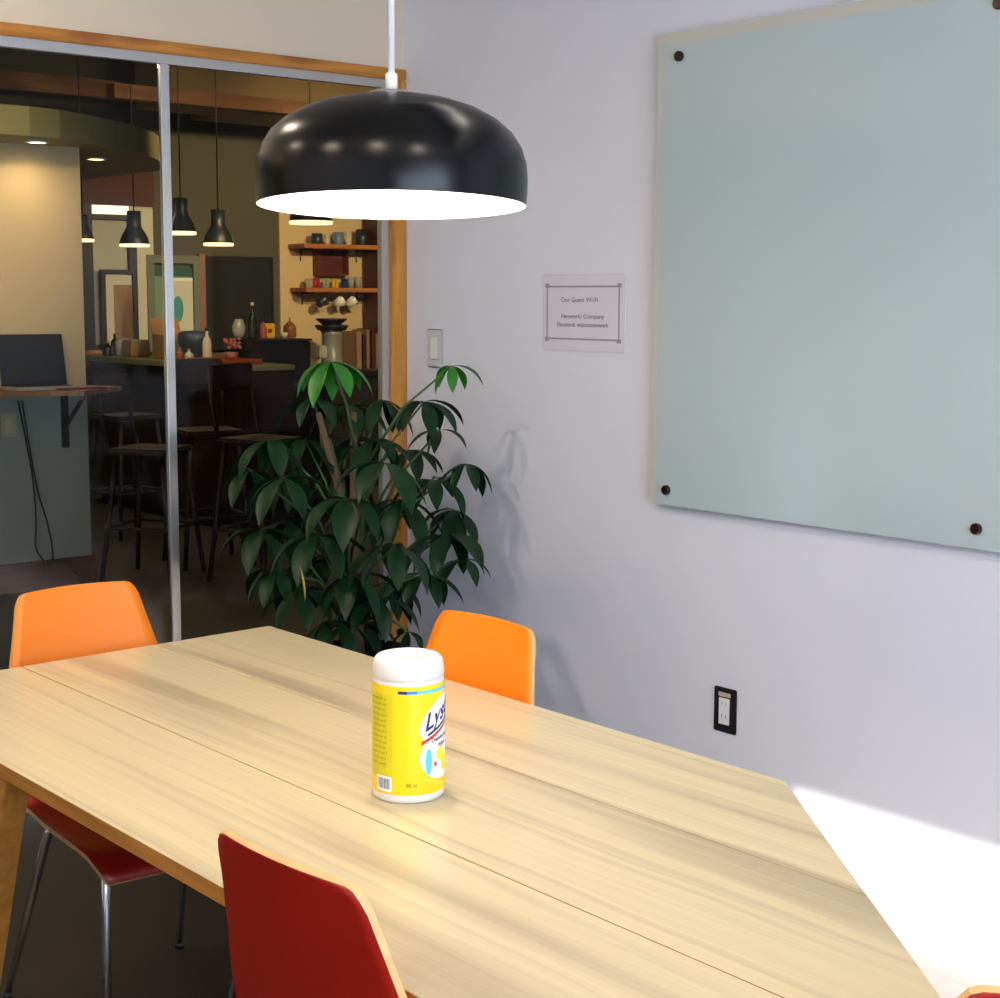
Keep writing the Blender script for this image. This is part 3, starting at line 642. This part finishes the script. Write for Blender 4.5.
# ------------------------------------------------------------------ cafe pendants
M_pg = mat('dark_green_grey_enamel', '1f2723', .4)
def cafe_pendant(px, py, D, R_, label):
    d = FW+RT*((px-500)/F)-UP*((py-499)/F); c = Vector(CAM)+d*D
    t = thing('cafe_pendant', label, 'lamp', c, group='black bell pendants over the bar')
    s = R_/15
    pr = [(15, 0), (14.6, 2.5), (13.2, 7), (10.5, 12), (8, 16), (7, 19), (7, 33)]
    pr = [(a*s, b*s) for a, b in pr]
    full_ = pr+[(0, pr[-1][1]), (0, pr[-1][1]-.003)]+[(max(a-.003, .001), b) for a, b in pr[::-1]]+[pr[0]]
    mi_ = [0]*(len(pr)+1)+[1]*(len(pr)+1)
    MB().lathe(full_, 28, mis=mi_[:len(full_)-1]).build('shade', [M_pg, M_white], t)
    MB().lathe([(15*s, .0), (15.2*s, -.004), (15.2*s, -.016), (14.6*s, -.018), (0, -.018), (0, -.012), (14.6*s, -.010), (14.6*s, 0), (15*s, 0)], 28).build('diffuser', mat('lit_diffuser', 'ffe9b8', .4, emit=1.3), t)
    MB().tube([(0, 0, pr[-1][1]), (0, 0, 3.3-c.z)], .004, 6).build('cord', M_black, t)
    MB().lathe([(0, 3.3-c.z), (.06, 3.3-c.z), (.06, 3.22-c.z), (0, 3.22-c.z)], 16).build('ceiling_rose', M_pg, t)
    l = bpy.data.lights.new('cafe_pendant_light', 'SPOT'); l.energy = 8; l.color = (1, .72, .42); l.spot_size = R(130); l.spot_blend = .6; l.shadow_soft_size = .06
    o = bpy.data.objects.new('cafe_pendant_light', l); col.objects.link(o); o.location = c+Vector((0, 0, -.03))
    return t
cafe_pendant(134.5, 244, 9.9, .093, 'black bell pendant in front of the pale doorway, left of the mullion')
cafe_pendant(181, 231.5, 8.6, .082, 'black bell pendant just right of the mullion')
cafe_pendant(218.5, 243, 9.3, .088, 'dark bell pendant above the blackboard')
cafe_pendant(83, 239, 9.9, .068, 'black bell pendant half hidden by the warm wall corner')
cafe_pendant(311, 221, 8.4, .115, 'bell pendant mostly hidden behind the big dome lamp')

# ------------------------------------------------------------------ bar counter
CX = 1.78; CZ = 1.07
ctr = thing('bar_counter', 'long dark brown bar counter with a pale stone top behind the glass', 'counter', (2.1, 5.1, 0)); oc = (-2.1, -5.1, 0)
M_ctop = mat('greenish_stone_top', '7b7a5c', .3, var=.08); M_cbody = wood('dark_brown_counter', '130b08', '22130d', 'Z', 3, 8, .5)
MB().box(CX, CX+.42, 4.08, 6.3, CZ-.035, CZ, bev=.004).build('worktop', M_ctop, ctr, oc)
MB().box(CX+.1, CX+.4, 4.12, 6.28, 0.08, CZ-.035).build('body', M_cbody, ctr, oc)
MB().box(CX+.14, CX+.38, 4.16, 6.24, 0, .08).build('plinth', M_black, ctr, oc)
MB().box(CX+.03, CX+.42, 4.095, 4.13, 0.0, CZ-.035).build('end_panel', M_cbody, ctr, oc)
# back bar counter along the far wall
bk = thing('back_counter', 'dark counter along the beige wall carrying the coffee grinder', 'counter', (3.9, 6.1, 0)); ob = (-3.9, -6.1, 0)
MB().box(2.9, 5.05, 5.78, 6.47, .88, .92, bev=.004).build('worktop', mat('dark_worktop', '1d1b19', .35), bk, ob)
MB().box(2.94, 5.02, 5.84, 6.45, .0, .88).build('cabinet_body', M_cbody, bk, ob)
for i in range(3): MB().box(2.96+i*.69, 3.63+i*.69, 5.822, 5.84, .1, .86, bev=.003).build('door', M_cbody, bk, ob)
# espresso machine standing on the end of the bar
em = thing('espresso_machine', 'black boxy espresso machine with bottles along its top, at the end of the bar', 'coffee machine', (0, 0, 0))
a_ = on(244, 376, 1, 4.6); b_ = on(303, 340, 1, 4.6); a_.x = max(a_.x, CX+.44)
em.location = ((a_.x+b_.x)/2, 4.7, .92); EX0, EX1, EZ0, EZ1 = a_.x, b_.x, .92, b_.z
oe = (-em.location.x, -4.7, -.92)
MB().box(EX0, EX1, 4.5, 4.95, EZ0+.03, EZ1, bev=.012).build('housing', mat('black_gloss_housing', '141516', .25), em, oe)
MB().box(EX0+.02, EX1-.02, 4.52, 4.93, EZ0, EZ0+.03).build('foot_rail', M_black, em, oe)
MB().box(EX0, EX1, 4.49, 4.96, EZ1, EZ1+.012).build('cup_tray', M_blackm, em, oe)
st = thing('side_counter', 'low dark cabinet under the black espresso machine', 'cabinet', ((EX0+EX1)/2, 4.75, 0)); ost = (-(EX0+EX1)/2, -4.75, 0)
MB().box(2.23, EX1+.1, 4.4, 5.05, .0, .88, bev=.004).build('body', M_cbody, st, ost)
MB().box(2.23, EX1+.12, 4.37, 5.07, .88, .92, bev=.003).build('worktop', mat('dark_worktop', '1d1b19', .35), st, ost)

# ---- things on the bars
def jar(name, label, cat, x, y, z, prof_, m, cap=None, capm=None, group=None, capname='cap'):
    t = thing(name, label, cat, (x, y, z+.0005), group=group)
    MB().lathe(prof_, 20).build('body', m, t)
    if cap: MB().lathe(cap, 16).build(capname, capm, t)
    return t
def bottle(label, x, y, z, h, r_, m, capm, group='bottles along the bar'):
    return jar('bottle', label, 'bottle', x, y, z, [(0, 0), (r_*.95, 0), (r_, .01), (r_, h*.55), (r_*.8, h*.66), (r_*.32, h*.76), (r_*.3, h*.92), (0, h*.92)], m, [(0, h*.9), (r_*.36, h*.9), (r_*.36, h), (0, h)], capm, group)
def mug(label, x, y, z, m, h=.085, r_=.04, group='mugs on the upper wall shelf', hang=False):
    t = thing('mug', label, 'mug', (x, y, z+.0005), group=group)
    MB().lathe([(0, 0), (r_*.85, 0), (r_, .008), (r_, h), (r_-.004, h), (r_-.004, .008), (0, .006)], 20).build('cup', m, t)
    MB().tube([(r_-.002, 0, h*.8), (r_+.022, 0, h*.78), (r_+.026, 0, h*.5), (r_+.015, 0, h*.28), (r_-.002, 0, h*.22)], .005, 6).build('handle', m, t)
    return t
G_ = lambda n_, c_, r_=.15: mat(n_, c_, r_)
M_amber = G_('amber_glass', '7a4a1c'); M_dkg = G_('dark_glass', '20241e'); M_clr = G_('milky_glass', 'a9a998', .2); M_cream = G_('cream_label_glass', 'c9bfa2'); M_rose = G_('rose_glass', 'a8545a')
# along the bar by their distance from its far end
def bar(px, zpx=None, x=CX+.14):   # point on the bar top seen at px, along line x
    return on(px, 360, 0, x).y
def by(px, x): # y on line x that lines up with px
    d = FW+RT*((px-500)/F); t = (x-CAM[0])/d.x; return CAM[1]+t*d.y
BARS = [(112, .12, .10, .035, M_dkg, M_clr, 'dark short bottle with a pale cap beside the yellow canister on the bar'),
        (119, .30, .15, .03, M_dkg, M_black, 'dark green bottle behind the yellow canister on the bar'),
        (171, .16, .13, .026, M_clr, M_cream, 'small clear bottle right of the mullion on the bar'),
        (183, .06, .09, .028, M_amber, M_cream, 'amber jar bottle below the dark bowl on the bar'),
        (192, .07, .085, .028, M_clr, M_redp, 'squat clear bottle below the dark bowl'),
        (210, .20, .22, .03, M_cream, M_dkg, 'tall pale bottle right of the dark bowl on the bar')]
for px, dx, h, r_, m_, cm_, lab in BARS:
    x = CX+dx; bottle(lab, x, by(px, x), CZ, h, r_, m_, cm_)
x = CX+.22; y = by(140, x)
yc = thing('storage_canister', 'square mustard yellow canister on the bar left of the mullion', 'canister', (x, y, CZ+.0005))
MB().box(-.075, .075, -.075, .075, 0, .105, bev=.008).build('body', G_('mustard_tin', 'a8863c', .4), yc); MB().box(-.07, .07, -.07, .07, .105, .118, bev=.003).build('lid', G_('pale_lid', 'b59a55', .4), yc)
x = CX+.15; y = by(98, x)
jar('bread_bun_tray', 'small round tan dish at the far end of the bar', 'dish', x, y, CZ, [(0, 0), (.05, 0), (.065, .012), (.05, .028), (0, .032)], G_('tan_dish', 'b07a3e', .5))
for px, dx in ((105, .32), (124, .16), (128, .40)):
    x = CX+dx; y = by(px, x)
    jar('drinking_glass', 'clear drinking glass among the bottles at the far end of the bar', 'glass', x, y, CZ, [(0, 0), (.03, 0), (.036, .11), (.033, .11), (.028, .006), (0, .006)], M_clr, group='drinking glasses at the far end of the bar')
x = CX+.30; y = by(178, x)
cb = thing('cardboard_box', 'open tan cardboard box behind the dark bowl on the bar', 'box', (x, y, CZ+.0005)); M_cb = mat('cardboard', 'a87a34', .8)
cbm = MB().box(-.11, .11, -.11, .11, 0, .16, bev=.002).build('carton', M_cb, cb); fl = MB().box(-.11, .11, -.003, .003, 0, .12).build('flap', M_cb, cb); fl.location = (.0, .105, .158); fl.rotation_euler = (R(-22), 0, 0)
x = CX+.29; y = by(198, x)
bwl = thing('serving_bowl', 'dark blue-grey upturned bowl in front of the cardboard box on the bar', 'bowl', (x, y, CZ+.0005))
MB().lathe([(.07, 0), (.075, .05), (.10, .08), (.115, .13), (.11, .175), (.09, .19), (0, .195)], 28).build('bowl_shell', G_('slate_bowl', '2a3a42', .4), bwl); MB().lathe([(0, 0), (.07, 0), (.07, .01), (0, .01)], 20).build('foot', M_blackm, bwl)
x = CX+.16; y = by(226, x)
tr = thing('wooden_tray', 'red-brown wooden tray at the near end of the bar', 'tray', (x, y, CZ+.0005)); M_tr = G_('red_brown_wood', '8a3f1c', .4)
MB().box(-.14, .14, -.24, .22, 0, .012, bev=.002).build('base', M_tr, tr); MB().box(-.14, -.13, -.24, .22, .012, .03).box(.13, .14, -.24, .22, .012, .03).box(-.13, .13, -.24, -.23, .012, .03).box(-.13, .13, .21, .22, .012, .03).build('rim', M_tr, tr)
# upper row on the espresso machine
def ex(px, Y=4.7): return on(px, 338, 1, Y).x
ZE = EZ1+.0125
bottle('wine bottle with a pale neck, tallest on the black espresso machine', ex(252.5), 4.7, ZE, .235, .032, M_dkg, M_cream)
bottle('rose pink bottle on the black espresso machine', ex(257), 4.62, ZE, .12, .024, M_rose, M_dkg)
jar('jug', 'round pale jug left of the wine bottle on the espresso machine', 'jug', ex(247), 4.8, ZE, [(0, 0), (.03, 0), (.045, .04), (.045, .08), (.03, .11), (.028, .125), (0, .125)], M_clr)
yt = thing('storage_canister', 'yellow tin with a black lid on the espresso machine', 'canister', (ex(267.5), 4.7, ZE+.0005))
MB().box(-.042, .042, -.03, .03, 0, .10, bev=.006).build('body', G_('bright_yellow_tin', 'd8a81c', .4), yt); MB().box(-.04, .04, -.028, .028, .10, .112).build('lid', M_black, yt); MB().box(-.014, .016, -.0325, -.03, .038, .062).build('label', mat('brown_mark', '7a4412', .5), yt)
fp = thing('flower_pot', 'small pot of salmon pink flowers beside the espresso machine', 'flowers', (2.14, by(234, 2.14), CZ+.0005))
MB().lathe([(0, 0), (.035, 0), (.045, .06), (0, .06)], 18).build('pot', G_('pink_pot', '9a5a48', .5), fp)
fb = MB(); random.seed(3)
for i in range(26):
    a = random.uniform(0, 2*PI); r_ = random.uniform(0, .06); fb.lathe([(0, -.014), (.012, -.006), (.014, .004), (0, .014)], 7, (r_*math.cos(a), r_*math.sin(a), .085+random.uniform(0, .06)))
fb.build('blossoms', G_('salmon_petals', 'b0685a', .7), fp)
jar('tumbler', 'small white tumbler at the right edge of the espresso machine', 'glass', ex(284), 4.7, ZE, [(0, 0), (.02, 0), (.026, .035), (.023, .035), (.018, .004), (0, .004)], M_cream)
jar('tea_caddy', 'amber glass jar with a pointed lid against the beige wall', 'jar', ex(298), 4.8, ZE, [(0, 0), (.04, 0), (.044, .01), (.044, .07), (.034, .085), (0, .085)], M_amber, [(0, .085), (.03, .085), (.02, .1), (.006, .11), (.004, .135), (0, .135)], M_amber, capname='lid')

# ---- coffee grinders on the back counter
Yg = 5.95
g0 = on(332, 370, 1, Yg)
gr = thing('coffee_grinder', 'grey coffee grinder with a black hopper on the counter by the beige wall', 'coffee grinder', (g0.x, Yg, .9205))
H_ = on(332, 320, 1, Yg).z-.92
MB().lathe([(0, 0), (.11, 0), (.11, .03), (.085, .05), (.075, H_*.70), (.09, H_*.80), (0, H_*.80)], 24).build('body', G_('grey_steel', '7c8078', .35), gr)
MB().lathe([(0, H_*.80), (.11, H_*.80), (.13, H_*.87), (.13, H_*.9), (0, H_*.9)], 24).build('collar', M_blackm, gr)
MB().lathe([(0, H_*.9), (.07, H_*.9), (.12, H_*1.0), (.12, H_*1.03), (0, H_*1.03)], 24).build('hopper', M_black, gr)
MB().box(-.14, -.07, -.05, .05, H_*.25, H_*.5, bev=.01).build('doser', G_('pale_steel', 'a8a89c', .3), gr)
# ---- books / boards standing at the right
bxs = [(352, 8, '9a7a4c', 'tan'), (357, 4, '30261f', 'dark brown'), (361, 5, '8f7450', 'light tan'), (366, 4, '5a1a1c', 'dark red'), (370, 5, '7f6a52', 'dusty beige'), (374, 4, '4a1414', 'maroon')]
for px, w_, c_, nm in bxs:
    p_ = on(px, 372, 1, 6.2)
    t = thing('book', nm+' book standing upright at the right end of the back counter', 'book', (p_.x, 6.2, .9205), group='books at the end of the back counter')
    hh = random.uniform(.24, .32); wd_ = w_*.0068/2
    MB().box(-wd_, wd_, -.1, -.094, 0, hh).box(-wd_, -wd_+.003, -.1, .1, 0, hh).box(wd_-.003, wd_, -.1, .1, 0, hh).build('cover', mat('cover_'+nm.replace(' ', '_'), c_, .6), t)
    MB().box(-wd_+.0035, wd_-.0035, -.0935, .095, .004, hh-.005).build('pages', mat('pages', 'c9b890', .8), t)

# ---- wall shelves on the beige wall
M_sh = wood('red_pine_shelf', '9a4a1c', 'c98a3c', 'X', 2, 8, .45)
SD = .24
def shelf(px0, px1, py, label):
    YF = BY-.02
    a = on(px0, py, 1, YF-.12); b = on(px1, py, 1, YF-.12)
    t = thing('wall_shelf', label, 'shelf', ((a.x+b.x)/2, YF, a.z-.04), group='wooden shelves on the beige wall'); hw = (b.x-a.x)/2
    MB().box(-hw, hw, -SD, -.0005, 0, .035, bev=.004).build('board', M_sh, t)
    for s in (-.7, .7): MB().tube([(s*hw, -.003, -.10), (s*hw, -.003, -.005), (s*hw, -.18, -.006)], .006, 6).build('bracket', M_blackm, t)
    return a.x, b.x, a.z-.005
s1 = shelf(296, 376, 243, 'upper wooden wall shelf carrying mugs and pots')
s2 = shelf(298, 376, 287, 'lower wooden wall shelf carrying a row of coloured cups')
YS = BY-.14
def sx_(px, zpy): return on(px, zpy, 1, YS).x
for px, c_, h, r_, lab in ((317, '2c3a36', .085, .045, 'dark green mug on the upper wall shelf'), (327, 'c9bca0', .08, .026, 'narrow cream cup on the upper wall shelf'), (338, '6a8496', .10, .046, 'large grey-blue mug on the upper wall shelf'), (348, 'd2c39a', .11, .026, 'tall cream cup on the upper wall shelf'), (362, '20262a', .13, .050, 'big black mug at the right of the upper wall shelf')):
    o = mug(lab, sx_(px, 238), YS, s1[2], mat('glaze_'+c_, c_, .3), h, r_); o.rotation_euler.z = R(200)
for px, c_, lab in ((309, 'b8b49c', 'pale grey cup, leftmost on the lower shelf'), (316, 'c02c34', 'red cup on the lower shelf'), (325.5, 'a8b29a', 'sage cup on the lower shelf'), (335, 'e8c42c', 'yellow cup on the lower shelf'), (344.5, '1c3a6e', 'dark blue cup on the lower shelf')):
    o = mug(lab, sx_(px, 280), YS, s2[2], mat('glaze_'+c_, c_, .3), .075, .029, 'coloured cups on the lower wall shelf'); o.rotation_euler.z = R(250)
for px, lab in ((351, 'small clear glass right of the dark blue cup'), (358, 'clear glass at the right end of the lower shelf')):
    jar('drinking_glass', lab, 'glass', sx_(px, 280), YS, s2[2], [(0, 0), (.024, 0), (.03, .09), (.027, .09), (.022, .005), (0, .005)], M_clr, group='glasses on the lower wall shelf')
bxk = thing('wooden_crate', 'red-brown wooden crate mounted on the wall between the two shelves', 'crate', (sx_(336, 262), BY-.02, s2[2]))
ww = (sx_(352, 262)-sx_(322, 262))/2; hh = on(330, 249, 1, YS).z-on(330, 275, 1, YS).z
MB().box(-ww, ww, -.015, -.0005, .10, .10+hh).build('back_panel', G_('dark_red_wood', '5a2414', .5), bxk)
MB().box(-ww, ww, -.09, -.015, .10, .112).box(-ww, ww, -.09, -.015, .088+hh, .10+hh).box(-ww, -ww+.012, -.09, -.015, .112, .088+hh).box(ww-.012, ww, -.09, -.015, .112, .088+hh).build('sides', G_('dark_red_wood2', '6a2c18', .5), bxk)
for px, c_, lab in ((317, '1c2420', 'black mug hanging under the lower shelf, leftmost'), (335, 'e4e0d0', 'white mug hanging under the lower shelf'), (347, 'd8d8d0', 'white mug hanging rightmost under the lower shelf')):
    o = mug(lab, sx_(px, 298), YS-.02, on(px, 302, 1, YS).z-.02, mat('glaze_'+c_, c_, .3), .07, .036, 'mugs hanging under the lower wall shelf'); o.rotation_euler = (R(55), R(20), 0)
tag(MB().tube([(s2[0]+.05, YS, s2[2]-.085), (s2[1]-.1, YS, s2[2]-.085)], .004, 6).build('hook_rail', M_blackm), 'thin black rail under the lower wall shelf for hanging mugs', 'rail')
# tall red-brown cabinet side at the right edge
cbn = thing('tall_cabinet', 'tall red-brown wooden cabinet at the right end of the shelves beside the post', 'cabinet', (on(376, 300, 1, 6.1).x+.32, 6.2, .92))
MB().box(-.2, .2, -.22, .25, 0, 1.25, bev=.005).build('body', G_('mahogany', '4a1f14', .45), cbn)
MB().box(-.19, .19, -.235, -.22, .02, 1.23, bev=.003).build('door', G_('mahogany_door', '55251a', .45), cbn)

# ------------------------------------------------------------------ laptop ledge
lg = thing('wall_ledge', 'narrow wooden ledge on black brackets holding the laptop', 'shelf', (0, LY, 1.02)); M_lg = wood('oiled_oak_ledge', '7a4a22', 'b07a3c', 'X', 3, 9, .4)
LZ = 1.035
tp_ = on(122, 386, 2, LZ); tq = on(84, 391, 2, LZ)
pts = [(-2.2, LY-.001), (-2.2, 2.93), (tq.x-.12, 2.93), (tq.x, tq.y), (tp_.x, tp_.y), (LX, LY-.001)]
MB().prism([(x, y-LY) for x, y in pts], LZ-1.02-.024, LZ-1.02).build('board', M_lg, lg)
def bracket(x):
    m_ = MB(); m_.box(x-.02, x+.02, -.012, -.0005, -.30, -.010, bev=.002).box(x-.02, x+.02, -.30, -.001, -.023, -.0095, bev=.002)
    m_.tube([(x, -.24, -.02), (x, -.008, -.20)], .011, 8); m_.build('bracket', M_blackm, lg)
for px in (64,): bracket(on(px, 410, 1, LY).x)
bracket(-.9); bracket(-1.8)
lt = thing('laptop', 'open laptop with a black screen and silver keyboard on the wooden ledge', 'laptop', (0, 0, 0))
a_ = on(8, 384, 1, 3.02); b_ = on(74, 384, 1, 3.02); lw = (b_.x-a_.x)/2
lt.location = ((a_.x+b_.x)/2+.035, 3.085, LZ+.0005); lt.rotation_euler = (0, 0, R(-2))
MB().box(-lw, lw, -.10, .10, 0, .014, bev=.003).build('base', G_('silver_case', 'c9b8ac', .35), lt)
kb = MB()
for i in range(5):
    for j in range(13): kb.box(-lw+.02+j*(2*lw-.04)/13, -lw+.02+(j+.85)*(2*lw-.04)/13, -.03+i*.024, -.03+i*.024+.02, .014, .0165)
kb.build('keyboard', M_black, lt)
MB().box(-.05, .05, -.09, -.04, .0135, .0148).build('touchpad', G_('grey_pad', '8a8480', .4), lt)
sh_ = on(8, 333, 1, 3.1).z-LZ
scn = MB().box(-lw, lw, -.004, .004, 0, .258, bev=.003).build('lid', M_black, lt); scn.location = (0, .10, .012); scn.rotation_euler = (R(-12), 0, 0)
MB().box(-lw+.01, lw-.01, -.0055, -.004, .012, .248).build('screen', mat('dark_screen', '060606', .6), scn)
bag = thing('leather_folder', 'brown leather folder standing at the left of the laptop', 'folder', (on(-18, 380, 1, 3.235).x, 3.235, LZ+.0005))
MB().box(-.07, .055, -.02, .02, 0, .13, bev=.006).build('cover', G_('brown_leather', '6a3a1c', .5), bag)
tag(MB().box(-.16, .10, -.018, .018, 0, .008, bev=.002).build('notebook', G_('red_notebook', '8a2018', .5), None, (lt.location.x+.17, 2.952, LZ+.0005)), 'thin dark red notebook on the ledge in front of the laptop', 'notebook')
def cable(pts_px, Y, label, rad=.0045):
    P = [on(a, b, 1, y_) for a, b, y_ in pts_px]
    # smooth
    Q = []
    for i in range(len(P)-1):
        p0, p1_, p2_, p3 = P[max(i-1, 0)], P[i], P[i+1], P[min(i+2, len(P)-1)]
        for s in range(6):
            t = s/6; Q.append(.5*((2*p1_)+(-p0+p2_)*t+(2*p0-5*p1_+4*p2_-p3)*t*t+(-p0+3*p1_-3*p2_+p3)*t**3))
    Q.append(P[-1])
    for q_ in Q: q_.z = max(q_.z, .006)
    tag(MB().tube(Q, rad, 6).build('power_cable', M_black), label, 'cable', 'black cables under the ledge')
cable([(18, 401, 3.2), (26, 440, 3.24), (33, 480, 3.25), (36, 520, 3.25), (36, 548, 3.24), (44, 562, 3.22), (44, 575, 3.2), (38, 590, 3.15)], 0, 'black cable hanging left under the ledge, ending at the baseboard')
cable([(22, 401, 3.2), (30, 450, 3.25), (38, 492, 3.25), (48, 525, 3.25), (53, 556, 3.24), (47, 566, 3.21), (60, 560, 3.2), (72, 568, 3.17), (84, 585, 3.1)], 0, 'black cable under the ledge curling right along the baseboard')
# outlet under ledge
po_ = on(8, 425, 1, LY)
ot = thing('wall_outlet', 'cream outlet plate on the warm wall under the laptop ledge', 'outlet', (po_.x, LY-.004, po_.z)); MB().box(-.04, .04, -.006, -.0003, -.06, .06, bev=.003).build('cover_plate', mat('cream_plate', 'b8ad8c', .4), ot); MB().box(-.018, .018, -.009, -.006, -.035, .035, bev=.002).build('socket_face', M_cream, ot)

# ------------------------------------------------------------------ bar stools and tripod-like chair
M_st = mat('slate_stool_paint', '22262b', .6); M_stb = mat('brown_stool_wood', '24110d', .6)
def stool(x, y, rz, label, m, back=False, h=.76):
    t = thing('bar_stool', label, 'bar stool', (x, y, 0), rz, 'bar stools in front of the counter')
    MB().box(-.17, .17, -.17, .17, h-.03, h, bev=.012).build('seat', m, t)
    for sx in (-1, 1):
        for sy in (-1, 1): MB().tube([(sx*.13, sy*.13, h-.03), (sx*.20, sy*.20, 0)], [.016, .013], 8).build('leg', m, t)
    fm = MB(); q_ = .178; z = .28
    fm.tube([(-q_, -q_, z), (q_, -q_, z)], .010, 8).tube([(-q_, q_, z), (q_, q_, z)], .010, 8).tube([(-q_, -q_, z), (-q_, q_, z)], .010, 8).tube([(q_, -q_, z), (q_, q_, z)], .010, 8)
    fm.build('footrest', m, t)
    if back:
        bk_ = MB(); bk_.tube([(-.15, .16, h-.02), (-.16, .20, h+.18), (-.15, .22, h+.36)], .012, 8).tube([(.15, .16, h-.02), (.16, .20, h+.18), (.15, .22, h+.36)], .012, 8)
        bk_.box(-.16, .16, .20, .225, h+.24, h+.38, bev=.008); bk_.build('backrest', m, t)
    return t
def fpt(px, x): return by(px, x)
stool(1.35, fpt(128, 1.35), R(8), 'slate grey stool by the bar, left of the mullion behind the wall corner', M_st)
stool(1.2, fpt(208, 1.2), R(-12), 'dark brown stool with a backrest at the bar, right of the mullion', M_stb, True)
stool(1.15, fpt(262, 1.15), R(15), 'dark brown stool with a backrest behind the plant', M_stb, True)
stool(.75, fpt(152, .75), R(35), 'dark brown backed stool nearest the warm wall corner', M_stb, True, .70)
